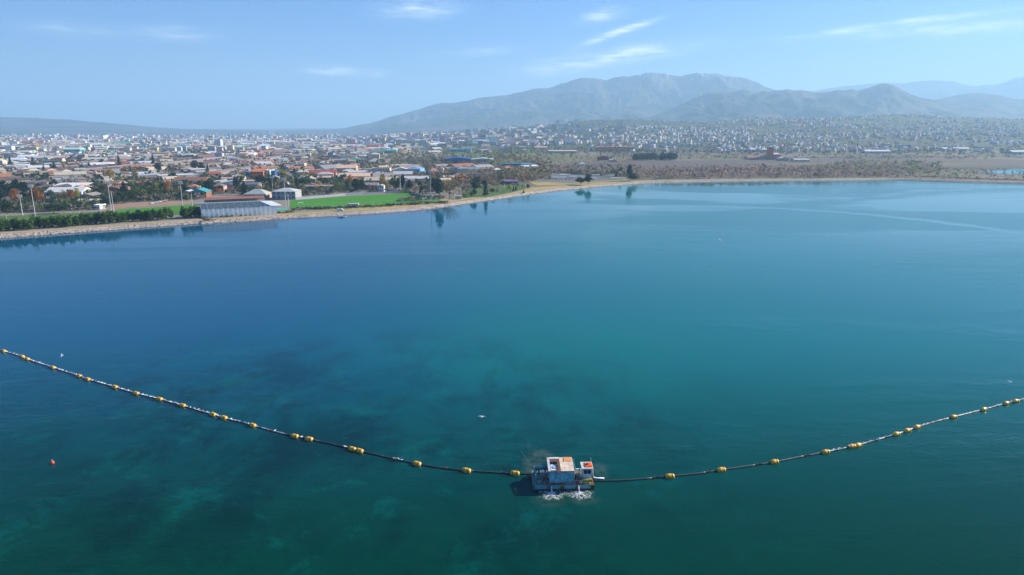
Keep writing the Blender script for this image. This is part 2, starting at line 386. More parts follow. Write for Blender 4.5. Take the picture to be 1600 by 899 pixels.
def ground_material(name, kind):
    m, n, l = nodes_of(name); b = n['Principled BSDF']; b.inputs['Roughness'].default_value = .95; b.inputs['Specular IOR Level'].default_value = .15
    g = n.new('ShaderNodeNewGeometry'); pos = g.outputs['Position']
    f1 = noise(n, l, pos, .35, 8, .7); f2 = noise(n, l, pos, .03, 5, .6); f3 = noise(n, l, pos, .006, 4, .6)
    if kind == 'plain':
        vo = n.new('ShaderNodeTexVoronoi'); vo.inputs['Scale'].default_value = .009; vo.inputs['Randomness'].default_value = .8
        mp = n.new('ShaderNodeMapping'); mp.inputs['Rotation'].default_value = (0, 0, R(14)); mp.inputs['Scale'].default_value = (1, .55, 1)
        l.new(pos, mp.inputs['Vector']); l.new(mp.outputs[0], vo.inputs['Vector'])
        cr = n.new('ShaderNodeValToRGB'); e = cr.color_ramp; e.interpolation = 'CONSTANT'
        cols = [(0, (.15, .115, .085)), (.2, (.105, .085, .06)), (.36, (.16, .15, .075)), (.5, (.20, .165, .12)), (.64, (.12, .125, .06)), (.78, (.17, .12, .095)), (.9, (.09, .11, .05))]
        e.elements[0].color = (*cols[0][1], 1); e.elements[0].position = 0
        e.elements[1].color = (*cols[1][1], 1); e.elements[1].position = cols[1][0]
        for p_, c_ in cols[2:]:
            q = e.elements.new(p_); q.color = (*c_, 1)
        sx = n.new('ShaderNodeSeparateXYZ'); l.new(vo.outputs['Color'], sx.inputs[0]); l.new(sx.outputs[0], cr.inputs[0])
        c = mixc(n, l, ramp(n, l, f2, .35, .65, 0, .5), cr.outputs['Color'], (.17, .14, .11))
        sp = n.new('ShaderNodeSeparateXYZ'); l.new(pos, sp.inputs[0])
        town = ramp(n, l, mth(n, l, 'ADD', mth(n, l, 'MULTIPLY', sp.outputs[1], .14), mth(n, l, 'MULTIPLY', sp.outputs[0], -1.0)), -60, 260)
        c = mixc(n, l, mth(n, l, 'MULTIPLY', town, ramp(n, l, f1, .3, .6, .6, .95)), c, (.27, .235, .19))
    elif kind == 'bank':
        c = mixc(n, l, ramp(n, l, f1, .38, .62), (.44, .33, .13), (.36, .25, .10))
        c = mixc(n, l, ramp(n, l, f2, .45, .6, 0, .8), c, (.22, .25, .07))
    elif kind == 'path':
        c = mixc(n, l, ramp(n, l, f1, .35, .65), (.50, .38, .26), (.42, .31, .23))
    elif kind == 'stone':
        c = mixc(n, l, ramp(n, l, f1, .4, .6), (.46, .38, .32), (.30, .26, .23))
    elif kind == 'grass':
        c = mixc(n, l, ramp(n, l, f1, .35, .65), (.055, .22, .012), (.07, .26, .02))
        wv = noise(n, l, pos, .12, 2, .5); c = mixc(n, l, ramp(n, l, wv, .4, .6, 0, .35), c, (.05, .17, .015))
    elif kind == 'rough_grass':
        c = mixc(n, l, ramp(n, l, f1, .35, .65), (.06, .13, .03), (.11, .17, .04))
    elif kind == 'clay':
        c = mixc(n, l, ramp(n, l, f1, .35, .65), (.36, .21, .14), (.30, .22, .15))
    elif kind == 'field':
        c = mixc(n, l, ramp(n, l, f2, .35, .65), (.19, .155, .075), (.13, .15, .06))
    elif kind == 'soil':
        c = mixc(n, l, ramp(n, l, f2, .35, .65), (.145, .11, .095), (.11, .095, .08))
    elif kind == 'asphalt':
        c = mixc(n, l, ramp(n, l, f1, .35, .65), (.13, .125, .13), (.20, .19, .185))
    elif kind == 'hill':
        c = mixc(n, l, ramp(n, l, f2, .35, .65), (.055, .07, .04), (.11, .10, .07))
        c = mixc(n, l, ramp(n, l, f3, .45, .6, 0, .6), c, (.10, .12, .06))
    l.new(c, b.inputs['Base Color'])
    return m
M_PLAIN = ground_material('plain_earth', 'plain'); M_BANK = ground_material('dry_bank_grass', 'bank'); M_PATH = ground_material('sandy_path', 'path')
M_STONE = ground_material('riprap', 'stone'); M_PITCH = ground_material('pitch_turf', 'grass'); M_ROUGH = ground_material('rough_grass', 'rough_grass')
M_CLAY = ground_material('clay', 'clay'); M_FIELD = ground_material('winter_field', 'field'); M_SOIL = ground_material('bare_soil', 'soil')
M_ASPH = ground_material('worn_asphalt', 'asphalt'); M_HILL = ground_material('hill_scrub', 'hill')

band('stone_bank', [(-2.5, -1.0, 0), (0, 0, .5), (2.2, 1.0, .5), (4.4, Z, .3), (5.5, Z + .02, 0)], M_STONE, (.4, .4, .4), label='pale stone slope at the waterline')
# ground sheet: everything inland of the top of the stone slope
from mathutils.geometry import tessellate_polygon
inner = [Vector(off(i, 5.0, Z)) for i in range(len(sw))]
loop = inner + [Vector((6000, inner[-1].y - 200, Z)), Vector((34000, -9000, Z)), Vector((34000, 34000, Z)), Vector((-34000, 34000, Z)), Vector((-34000, -9000, Z)), Vector((-6000, inner[0].y - 200, Z))]
gb = MB(); gb.add(loop, [tuple(t) for t in tessellate_polygon([loop])], (.2, .2, .2))
go = gb.build('ground', M_PLAIN)
if go.data.polygons[0].normal.z < 0: go.data.flip_normals()
tag(go, 'flat plain of winter fields and built up ground behind the lake', kind='structure')
band('bank_grass', [(5.2, Z + .05, .2), (lambda i: 5.2 + bw(i), Z + .05, 1.0)], M_BANK, (.3, .3, .1), label='dry yellow grass strip on the lake bank')
band('path', [(lambda i: 5.2 + bw(i) * .28, Z + .09, .2), (lambda i: 5.2 + bw(i) * .28 + 3.6, Z + .09, .2)], M_PATH, (.4, .3, .2), label='sandy footpath along the lake bank')

def sheet(name, pts, mat, dz, label, z=Z):
    b = MB(); ps = [at(a, c, z + dz) for a, c in pts]; b.add(ps, [tuple(range(len(ps)))[::-1]], (.3, .3, .3))
    o = b.build(name, mat)
    if o.data.polygons[0].normal.z < 0: o.data.flip_normals()
    return tag(o, label, kind='structure')
sheet('football_pitch', [(452, 326.5), (454, 313.5), (540, 307), (612, 303.3), (640, 302.3), (694, 314.5), (640, 318.0), (560, 322.5)], M_PITCH, .08, 'bright green artificial football pitch by the shore')
sheet('grass_strip', [(0, 351), (0, 338), (160, 331), (312, 323.5), (318, 334), (200, 340)], M_ROUGH, .12, 'green grass ground behind the row of shore trees')
sheet('clay_ground', [(174, 326.5), (177, 320), (226, 315.5), (262, 314), (300, 316), (305, 318.5), (240, 322.5)], M_CLAY, .16, 'brown clay sports ground behind the shore trees')
sheet('training_pitch', [(180, 335.5), (182, 328.0), (250, 323.6), (306, 319.6), (312, 327.5), (250, 332)], M_PITCH, .2, 'narrow green training pitch')
sheet('field', [(596, 262), (640, 246), (720, 243), (700, 252), (690, 262)], M_SOIL, .10, 'brown bare field left of the blue warehouses')
sheet('field', [(760, 262), (700, 240), (860, 240), (1000, 246), (1060, 252), (900, 258)], M_FIELD, .14, 'olive winter field behind the blue warehouses')
sheet('field', [(850, 262), (900, 252.5), (1080, 251), (1340, 247.5), (1700, 252), (1700, 263), (1300, 262), (1000, 262)], M_SOIL, .18, 'long brown field behind the bare wood')
sheet('field', [(1010, 247), (1150, 243.5), (1190, 246), (1120, 249)], M_FIELD, .24, 'olive field strip left of the orange tower')
sheet('field', [(1250, 246), (1420, 242.5), (1500, 245), (1380, 248.5)], M_HILL, .24, 'dark green field strip right of the orange tower')
sheet('field', [(1150, 257), (1400, 253), (1560, 256), (1420, 259.5)], M_FIELD, .28, 'olive strip through the long brown field')
sheet('field', [(1440, 262), (1640, 258), (1700, 261), (1520, 266)], M_HILL, .28, 'greenish strip before the inlet')
sheet('meadow', [(838, 290.5), (826, 284), (900, 283), (985, 279.5), (975, 282.5), (920, 286), (880, 289)], M_BANK, .22, 'yellow grassy point of the shore')
sheet('car_park', [(815, 283), (812, 275), (850, 271), (905, 272), (985, 279), (940, 283), (890, 286)], M_ASPH, .26, 'grey car park behind the grassy point')
sheet('lawn', [(725, 309), (722, 294), (760, 290), (815, 287), (826, 293), (800, 301), (760, 308)], M_ROUGH, .18, 'park lawn with scattered trees')
sheet('field', [(640, 233), (760, 231), (900, 236), (860, 243), (700, 240)], M_ROUGH, .06, 'thin green field in front of the far factories')
for k, (a, b, c, d) in enumerate([((0, 316), (320, 303), (320, 301.3), (0, 313.5)), ((320, 303), (640, 288), (640, 286.8), (320, 301.3)), ((640, 288), (830, 279), (830, 278.2), (640, 286.8))]):
    sheet('road', [a, b, c, d], M_ASPH, .3, ['street behind the shore trees', 'street behind the sports hall', 'street through the park'][k])
for k, (x0, y0, x1, y1, w0, w1) in enumerate([(236, 310, 300, 240, 5, 1.2), (468, 297, 452, 238, 5, 1.2), (560, 300, 505, 240, 5, 1), (60, 312, 190, 240, 5, 1.2), (690, 286, 625, 240, 3.5, 1)]):
    sheet('road', [(x0, y0), (x0 + w0, y0), (x1 + w1, y1), (x1, y1)], M_ASPH, .34 + k * .03, f'straight street running away from the shore, {ordinal(k + 1)}')
sheet('inlet_water', [(1524, 271.5), (1556, 266.2), (1620, 262), (1760, 262), (1760, 274), (1600, 273)], M_WAT, .12, 'pale water inlet beyond the dyke')
# dyke on the right
db = MB(); dl = [at(a, b, 0) for a, b in [(1330, 272), (1420, 276), (1500, 280.5), (1560, 283.5), (1650, 288.5)]]
# stones of the slope
rk = random.Random(11)
ico = [(0, 0, 1), (.9, 0, 0), (0, .9, 0), (-.9, 0, 0), (0, -.9, 0), (0, 0, -.6)]
icf = [(0, 1, 2), (0, 2, 3), (0, 3, 4), (0, 4, 1), (5, 2, 1), (5, 3, 2), (5, 4, 3), (5, 1, 4)]
VV, FF, CC = [], [], []
for i in range(12, len(sw) - 30):
    seg = (sw[i + 1] - sw[i]).length
    px_ = sl_px[i][0]
    if px_ < -80 or px_ > 1050: continue
    for _ in range(int(seg * (2.6 if px_ < 480 else 1.1))):
        t = rk.random(); u = rk.random() ** 1.2 * 4.6
        p = sw[i].lerp(sw[i + 1], t) + nrm[i] * (u - .2); z = min(u / 4.4, 1) * Z
        s = rk.uniform(.25, .75); a = rk.uniform(0, 6.28); o = len(VV)
        ca, sa = math.cos(a), math.sin(a)
        for q in ico:
            x, y, zz = q[0] * s * rk.uniform(.7, 1.3), q[1] * s * rk.uniform(.7, 1.2), q[2] * s * .6
            VV.append((p.x + x * ca - y * sa, p.y + x * sa + y * ca, z + zz + .1))
        g = rk.uniform(.75, 1.15); c = rk.choice([(.50, .42, .36), (.42, .36, .31), (.55, .45, .34), (.36, .33, .31)])
        for q in icf: FF.append([j + o for j in q]); CC.append([x * g for x in c])
tag(np_mesh('shore_stones', VV, FF, M_ROCK, np.array(CC)), 'tumbled pale stones along the waterline', 'stones', kind='stuff')

# ------------------------------------------------------------------ hills and mountains (height fields in ground coordinates)
def vnoise(x, y, seed=0):
    xi = np.floor(x).astype(np.int64); yi = np.floor(y).astype(np.int64); xf = x - xi; yf = y - yi
    u = xf * xf * (3 - 2 * xf); v = yf * yf * (3 - 2 * yf)
    def h(a, b):
        q = (a * 374761393 + b * 668265263 + seed * 974711) & 0x7fffffff
        q = ((q ^ (q >> 13)) * 1274126177) & 0x7fffffff
        return ((q ^ (q >> 16)) & 0xffff) / 65535.0
    return (h(xi, yi) * (1 - u) + h(xi + 1, yi) * u) * (1 - v) + (h(xi, yi + 1) * (1 - u) + h(xi + 1, yi + 1) * u) * v
def fbm(x, y, o=5, seed=0, ridged=False):
    s = 0; a = 1; t = 0
    for k in range(o):
        q = vnoise(x, y, seed + k)
        if ridged: q = 1 - np.abs(2 * q - 1)
        s = s + q * a; t += a; a *= .5; x = x * 2.03 + 17.1; y = y * 2.03 + 5.7
    return s / t
def px_az(px): return math.atan2((px - 800) / F, CP)     # close enough at the horizon line
def range_mesh(name, crest, dist, front, back, mat, label, seed, rough=.35, base=-1.0, na=420, nr=90, spur=900.0, crest_noise=.05, wiggle=0.0):
    """crest: (px, py) skyline; dist: its distance; the range falls to the plain over 'front' metres towards the lake and 'back' behind"""
    cx = [c[0] for c in crest]; cyv = [c[1] for c in crest]
    pxs = np.linspace(cx[0], cx[-1], na)
    hy = np.interp(pxs, cx, cyv)
    dirs = np.array([[(p - 800) / F, 1.0 * (CP - SP * (HORIZON - 449.5) / F)] for p in pxs]); dn = dirs / dirs[:, 1:2]
    D = dist + wiggle * (fbm(pxs / 90.0, pxs * 0 + seed, 3, seed) - .5)
    Hc = np.array([far(p, y, d).z for p, y, d in zip(pxs, hy, D)])
    t = np.concatenate([np.linspace(0, 1, int(nr * .75)), 1 + np.linspace(0.03, 1, nr - int(nr * .75))])
    A, T = np.meshgrid(np.arange(na), t, indexing='ij')
    r = np.where(T <= 1, D[A] - front * (1 - T), D[A] + back * (T - 1))
    X = dn[A, 0] * r; Yv = r
    e = np.where(T <= 1, T, 2 - T)
    prof = np.where(T <= 1, .10 * e + .90 * e ** 1.7, e ** 1.3)
    wx = (fbm(X / spur * .7 + 5, Yv / spur * .7, 3, seed + 3) - .5) * spur * .9; wy = (fbm(X / spur * .7, Yv / spur * .7 + 9, 3, seed + 4) - .5) * spur * .9
    n1 = fbm((X + wx) / spur, (Yv + wy) / (spur * 1.5), 6, seed, True) ; n2 = fbm((X + wx * .5) / (spur * .28), (Yv + wy * .5) / (spur * .4), 5, seed + 9, True)
    bell = np.clip(np.sin(np.pi * np.clip(prof, 0, 1)) ** .6 + .12, 0, 1)
    cut = np.clip((.80 - n1) * 2.0, 0, 1) * .75 + np.clip((.78 - n2) * 2.0, 0, 1) * .25
    Hh = Hc[A] * prof * (1 - rough * bell * cut) + Hc[A] * crest_noise * (n2 - .5) * prof
    Hh = Hh * np.clip(e * 12, 0, 1) + base
    Zm = np.maximum(Hh, base)
    # keep it below the skyline in front of the crest, so that spurs do not change the outline
    lim = CAMH + (Hc[A] - CAMH) * r / D[A] * 1.0
    Zm = np.where((T < .9), np.minimum(Zm, np.maximum(lim, base)), Zm)
    v = np.stack([X, Yv, Zm], -1).reshape(-1, 3); q = len(t)
    a = np.arange(na - 1)[:, None] * q + np.arange(q - 1)[None, :]
    f = np.stack([a, a + q, a + q + 1, a + 1], -1).reshape(-1, 4)
    o = np_mesh(name, v, f, mat, smooth=True)
    return tag(o, label, kind='structure')
def mountain_material(name, snow):
    m, n, l = nodes_of(name); b = n['Principled BSDF']; b.inputs['Roughness'].default_value = 1; b.inputs['Specular IOR Level'].default_value = .1
    g = n.new('ShaderNodeNewGeometry'); pos = g.outputs['Position']; sp = n.new('ShaderNodeSeparateXYZ'); l.new(pos, sp.inputs[0])
    f1 = noise(n, l, pos, .0016, 8, .68); f2 = noise(n, l, pos, .008, 5, .6)
    c = mixc(n, l, ramp(n, l, f1, .42, .57), (.016, .026, .020), (.12, .10, .08))
    c = mixc(n, l, ramp(n, l, f2, .4, .65, 0, .5), c, (.05, .055, .035))
    if snow:
        hi = ramp(n, l, sp.outputs[2], 720, 980)
        s_ = mth(n, l, 'MULTIPLY', hi, ramp(n, l, noise(n, l, pos, .006, 6, .7), .60, .63))
        c = mixc(n, l, ramp(n, l, sp.outputs[2], 600, 950, 0, .55), c, (.20, .17, .14))
        c = mixc(n, l, s_, c, (.8, .82, .86))
    l.new(c, b.inputs['Base Color']); return m
M_MT = mountain_material('mountain_slopes', True); M_MT2 = mountain_material('hill_woods', False)
MAIN = [(430, 205), (500, 203), (540, 199.5), (575, 193), (600, 186), (622, 179.5), (650, 172), (680, 162), (692, 159), (715, 158.5), (740, 153.5), (765, 152.5), (790, 149.5), (812, 145),
        (830, 140.5), (845, 138.5), (860, 136), (872, 130), (882, 126), (895, 120.5), (908, 119), (920, 121), (932, 120.5), (945, 123.5), (957, 119), (972, 115), (985, 112.5), (1000, 113.5),
        (1012, 113), (1030, 115.5), (1045, 113.5), (1062, 114), (1080, 112.5), (1092, 112), (1103, 114.5), (1118, 113.5), (1130, 116), (1150, 119), (1166, 123.5), (1180, 128), (1192, 135), (1215, 141), (1250, 147), (1300, 156), (1360, 168), (1420, 182), (1480, 196), (1500, 204)]
range_mesh('mountain', MAIN, 11500, 5000, 4000, M_MT, 'high broad mountain with snow flecks on its summit ridge', 5, rough=.75, na=760, nr=220, spur=1300)
MID = [(880, 204), (960, 197), (1010, 186), (1045, 170), (1075, 155), (1100, 146), (1125, 141.5), (1150, 140), (1172, 142), (1195, 140.5), (1215, 138.5), (1232, 139.5), (1250, 141), (1270, 140.5), (1290, 138.5), (1308, 140), (1322, 139),
       (1335, 141), (1348, 137.5), (1360, 133.5), (1374, 131), (1388, 134), (1402, 140), (1418, 148), (1440, 153), (1465, 158), (1500, 164), (1540, 169), (1600, 174), (1680, 182), (1760, 192), (1850, 204)]
range_mesh('mountain', MID, 8400, 3800, 2400, M_MT2, 'darker wooded ridge with a cone shaped peak in front of the mountain', 21, rough=.7, na=640, nr=180, spur=950)
FARR = [(1240, 146), (1290, 138), (1330, 134), (1370, 129.5), (1400, 128.5), (1440, 126.5), (1478, 126), (1492, 131), (1515, 133.5), (1535, 132), (1555, 127), (1575, 121.5), (1600, 115), (1650, 114), (1720, 115), (1850, 118), (2000, 140), (2100, 190)]
range_mesh('mountain', FARR, 15500, 3000, 4000, M_MT2, 'faint distant range rising at the right edge', 31, rough=.4, na=320, nr=60, spur=2000)
MIDR = [(1380, 190), (1420, 168), (1455, 156), (1490, 149), (1520, 146), (1550, 148), (1575, 154), (1590, 156), (1610, 149), (1650, 142), (1720, 140), (1850, 150), (1980, 180), (2050, 200)]
range_mesh('mountain', MIDR, 9600, 3600, 3000, M_MT2, 'hazy rounded ridge at the right between cone peak and distant range', 44, rough=.5, na=300, nr=80, spur=1300)
LEFT = [(-500, 176), (-300, 177), (-100, 181), (0, 183), (60, 184), (110, 187), (160, 191), (200, 194.5), (240, 198.5), (290, 201.5), (350, 203.5), (420, 204.5)]
range_mesh('hill', LEFT, 10500, 3500, 3000, M_MT2, 'long low hazy hill at the left end of the horizon', 51, rough=.4, na=300, nr=60, spur=1200)
LOW = [(200, 205), (260, 202.5), (330, 201.2), (400, 201.6), (470, 200.8), (540, 201), (620, 200.2), (700, 200.5), (780, 204)]
range_mesh('hill', LOW, 15000, 3000, 3000, M_MT2, 'lowest far rise of the plain left of the mountain', 61, rough=.3, na=200, nr=40, spur=1200)
# foothill with the hillside town
FOOTC = [(560, 203.5), (700, 202), (800, 199.5), (850, 197.5), (900, 193.5), (940, 190), (1000, 190), (1050, 193), (1100, 191), (1160, 188), (1220, 187), (1300, 184), (1380, 183), (1450, 184), (1540, 187), (1640, 189), (1800, 190), (2000, 192)]
FR0, FR1 = 2150.0, 4600.0
def foot_h(x, y):
    px = 800 + F * (x / y) * (CP - SP * (HORIZON - 449.5) / F)
    cyv = np.interp(px, [c[0] for c in FOOTC], [c[1] for c in FOOTC])
    crest = 70 + (HORIZON - cyv) / F * FR1 * 1.03
    t = np.clip((y - FR0) / (FR1 - FR0), 0, 1)
    bump = (fbm(np.asarray(x) / 420.0, np.asarray(y) / 420.0, 4, 77) - .5)
    h = crest * (t ** 1.35) + bump * 36 * np.sqrt(t) * np.clip((crest - 65) / 40, 0, 1)
    return np.maximum(h, 0) * np.clip((px - 560) / 300, 0, 1) ** .5 + .8
na, nr = 360, 120
pp = np.linspace(540, 2100, na); rr = np.linspace(FR0 - 200, FR1, nr - 24); rr = np.concatenate([rr, np.linspace(FR1 + 60, FR1 + 2600, 24)])
A, T = np.meshgrid(pp, rr, indexing='ij')
X = (A - 800) / F / (CP - SP * (HORIZON - 449.5) / F) * T
Hh = foot_h(X, np.minimum(T, FR1))
Hh = np.where(T > FR1, Hh * (1 - (T - FR1) / 2600) ** 1.2, Hh); Hh = np.where(T < FR0, 1.0, Hh)
v = np.stack([X, T, Hh], -1).reshape(-1, 3); a = np.arange(na - 1)[:, None] * len(rr) + np.arange(len(rr) - 1)[None, :]
tag(np_mesh('foothills', v, np.stack([a, a + len(rr), a + len(rr) + 1, a + 1], -1).reshape(-1, 4), M_HILL, smooth=True), 'low green foothills under the hillside town', kind='structure')
def gz(x, y):
    if y < FR0 + 40: return Z
    px = 800 + F * (x / y) * (CP - SP * (HORIZON - 449.5) / F)
    if px < 545: return Z
    return max(Z, float(foot_h(np.array([x]), np.array([min(y, FR1)]))[0]) - .3)

# ------------------------------------------------------------------ trees
def leaves(n, shape, size, cols, seed, lumps=None):
    """leaf-clump quads spread through a crown volume of unit height; returns verts, faces, face colours"""
    g = np.random.default_rng(seed); V = []; C = []
    if lumps is None: lumps = [(0, 0, .6, .3, .4)]
    w = np.array([l[3] * l[3] * l[4] for l in lumps]); w = w / w.sum()
    for i in range(n):
        l = lumps[g.choice(len(lumps), p=w)]
        if shape == 'cone':
            t = g.random() ** 1.3; z = l[2] - l[4] + 2 * l[4] * t; rad = l[3] * (1 - t) ** .8 * math.sqrt(g.random()) * (1 + .25 * math.sin(t * 40)); a = g.random() * 6.283
            p = np.array([l[0] + rad * math.cos(a), l[1] + rad * math.sin(a), z])
        else:
            d = g.normal(size=3); d /= np.linalg.norm(d); rr_ = g.random() ** .45
            p = np.array([l[0] + d[0] * l[3] * rr_, l[1] + d[1] * l[3] * rr_, l[2] + d[2] * l[4] * rr_])
        u = g.normal(size=3); u /= np.linalg.norm(u); w_ = np.cross(u, g.normal(size=3)); w_ /= np.linalg.norm(w_)
        s = size * (.6 + .8 * g.random())
        V += [p + u * s, p + w_ * s * .8, p - u * s, p - w_ * s * .8]
        c = cols[g.integers(len(cols))]; k = .8 + .4 * g.random(); C.append([x * k for x in c])
    F_ = np.arange(4 * n).reshape(-1, 4)
    return np.array(V), F_, np.array(C)
def crown_mesh(name, *a, **k):
    v, f, c = leaves(*a, **k); o = np_mesh(name, v, f, M_LEAF, c); me = o.data; bpy.data.objects.remove(o); return me
def trunk_mesh(h, r, limbs, seed, reach=.2):
    b = MB(); g = random.Random(seed); c = (.11, .085, .065)
    b.tube([(0, 0, -.02), (0.004, 0, h * .5), (0, 0.006, h)], [r, r * .75, r * .35], c, 6)
    for i in range(limbs):
        z0 = h * g.uniform(.35, .9); a = g.uniform(0, 6.28); q = reach * g.uniform(.6, 1.1)
        b.tube([(0, 0, z0), (math.cos(a) * q * .5, math.sin(a) * q * .5, z0 + q * .5), (math.cos(a) * q, math.sin(a) * q, z0 + q * 1.1)], [r * .45, r * .3, r * .1], c, 4)
    o = b.build('trunk', M_BARK); me = o.data; bpy.data.objects.remove(o); return me
HEDGE = [(.08, .16, .035), (.10, .19, .04), (.06, .12, .035)]
GREEN = [(.045, .085, .03), (.06, .11, .035), (.035, .065, .03)]; DARK = [(.022, .05, .035), (.03, .06, .03), (.018, .04, .034)]
OLIVE = [(.13, .15, .04), (.17, .17, .05), (.10, .13, .035)]; ORANGE = [(.36, .15, .025), (.28, .12, .03), (.42, .20, .03)]
YELLOW = [(.42, .30, .04), (.34, .22, .04), (.48, .36, .06)]; BARE = [(.15, .10, .075), (.12, .09, .07), (.19, .13, .09)]; LIME = [(.38, .45, .04), (.30, .36, .04), (.45, .42, .05)]
TAN = [(.30, .22, .10), (.24, .18, .09), (.20, .17, .09)]
LUMP = {
    'round': [(0, 0, .62, .34, .34), (.2, .05, .5, .2, .18), (-.18, .1, .55, .2, .2), (.02, -.2, .52, .19, .2), (-.05, .02, .82, .2, .16)],
    'wide': [(0, 0, .58, .36, .26), (.3, .08, .5, .22, .2), (-.28, -.05, .56, .24, .2), (.05, -.26, .5, .22, .2), (.1, .1, .8, .22, .18), (-.15, .2, .72, .2, .18)],
    'tall': [(0, 0, .5, .17, .4), (.06, .03, .35, .14, .2), (-.05, -.04, .62, .13, .26), (0, .03, .84, .08, .16)],
    'cone': [(0, 0, .54, .24, .46)],
    'hedge': [(0, 0, .45, .23, .38), (.05, .06, .3, .2, .22), (-.06, -.04, .68, .16, .26)],
}
TREES = {}
def kind_of_tree(key, name, lump, shape, n, size, cols, th=.4, tr=.022, limbs=3, reach=.2, variants=2):
    TREES[key] = (name, [(crown_mesh('crown', n, shape, size, cols, hash_(key) + q, lumps=LUMP[lump]), trunk_mesh(th, tr, limbs, q, reach)) for q in range(variants)])
def hash_(s): return sum(ord(ch) * (i + 3) for i, ch in enumerate(s))
kind_of_tree('hedge', 'cypress_tree', 'hedge', 'blob', 460, .052, HEDGE, .3, .03, 2, .1, 3)
kind_of_tree('green', 'leafy_tree', 'round', 'blob', 420, .05, GREEN, .4)
kind_of_tree('olive', 'leafy_tree', 'wide', 'blob', 420, .05, OLIVE + GREEN[:1], .4)
kind_of_tree('dark', 'evergreen_tree', 'round', 'blob', 420, .055, DARK, .4)
kind_of_tree('conifer', 'conifer_tree', 'cone', 'cone', 420, .05, DARK, .8, .025, 0)
kind_of_tree('orange', 'autumn_tree', 'round', 'blob', 420, .045, ORANGE, .45, .022, 5, .25)
kind_of_tree('yellow', 'autumn_tree', 'round', 'blob', 420, .045, YELLOW + TAN[:1], .45, .022, 5, .25)
kind_of_tree('lime', 'autumn_tree', 'round', 'blob', 420, .045, LIME, .45)
kind_of_tree('tan', 'autumn_tree', 'wide', 'blob', 300, .04, TAN, .45, .022, 7, .3)
kind_of_tree('bare', 'bare_tree', 'wide', 'blob', 240, .034, BARE, .5, .022, 10, .32)
kind_of_tree('poplar', 'poplar_tree', 'tall', 'blob', 260, .034, BARE + TAN[2:], .7, .018, 6, .12)
LOOK = {'hedge': 'dark green cypress', 'green': 'green leafy tree', 'olive': 'olive green spreading tree', 'dark': 'dark round evergreen', 'conifer': 'dark pointed conifer', 'orange': 'rusty orange autumn tree',
        'yellow': 'golden autumn tree', 'lime': 'lime yellow tree', 'tan': 'straw coloured autumn tree', 'bare': 'bare brown tree', 'poplar': 'slim bare poplar'}
CATS = {'hedge': 'cypress', 'conifer': 'conifer', 'poplar': 'poplar'}
tr_ = random.Random(5)
NT = {}
def tree(key, x, y, h, w, label, group, z=None, parts=True):
    """h, w in metres; w is the crown's width"""
    name, vs = TREES[key]; q = NT.get(key, 0); NT[key] = q + 1
    cm, tm = vs[q % len(vs)]
    z = gz(x, y) if z is None else z
    wu = {'hedge': .5, 'conifer': .48, 'poplar': .36}.get(key, .82)
    if parts:
        r = empty(name, (x, y, z), tr_.uniform(0, 6.28))
        a = put('crown', cm, r); b = put('trunk', tm, r)
        for o in (a, b): o.scale = (w / wu, w / wu, h)
    else:
        r = put(name, cm, None, (x, y, z - h * .06), tr_.uniform(0, 6.28)); r.scale = (w / wu, w / wu, h)
    later(r, label, CATS.get(key, 'tree'), group)
    return r
def tpx(key, px, py, hp, wp, label, group=None, parts=True):
    """tree whose foot shows at (px, py), hp x wp pixels"""
    p = at(px, py, Z); k = F / (CP * p.y + SP * (CAMH - Z))
    return tree(key, p.x, p.y, hp / k / CP, wp / k, label, group, Z, parts)
OCC = []          # taken ground circles
OCELL = {}
def free(x, y, r):
    for i in range(int((x - r - 40) // 40), int((x + r + 40) // 40) + 1):
        for j in range(int((y - r - 40) // 40), int((y + r + 40) // 40) + 1):
            for (a, b, hx, hy) in OCELL.get((i, j), ()):
                if abs(a - x) < hx + r and abs(b - y) < hy + r: return False
    return True
def take(x, y, r, hy=None):
    hy = r if hy is None else hy
    for i in range(int((x - r) // 40), int((x + r) // 40) + 1):
        for j in range(int((y - hy) // 40), int((y + hy) // 40) + 1): OCELL.setdefault((i, j), []).append((x, y, r, hy))
def shore_y(px): return float(np.interp(px, [c[0] for c in sl_px], [c[1] for c in sl_px]))

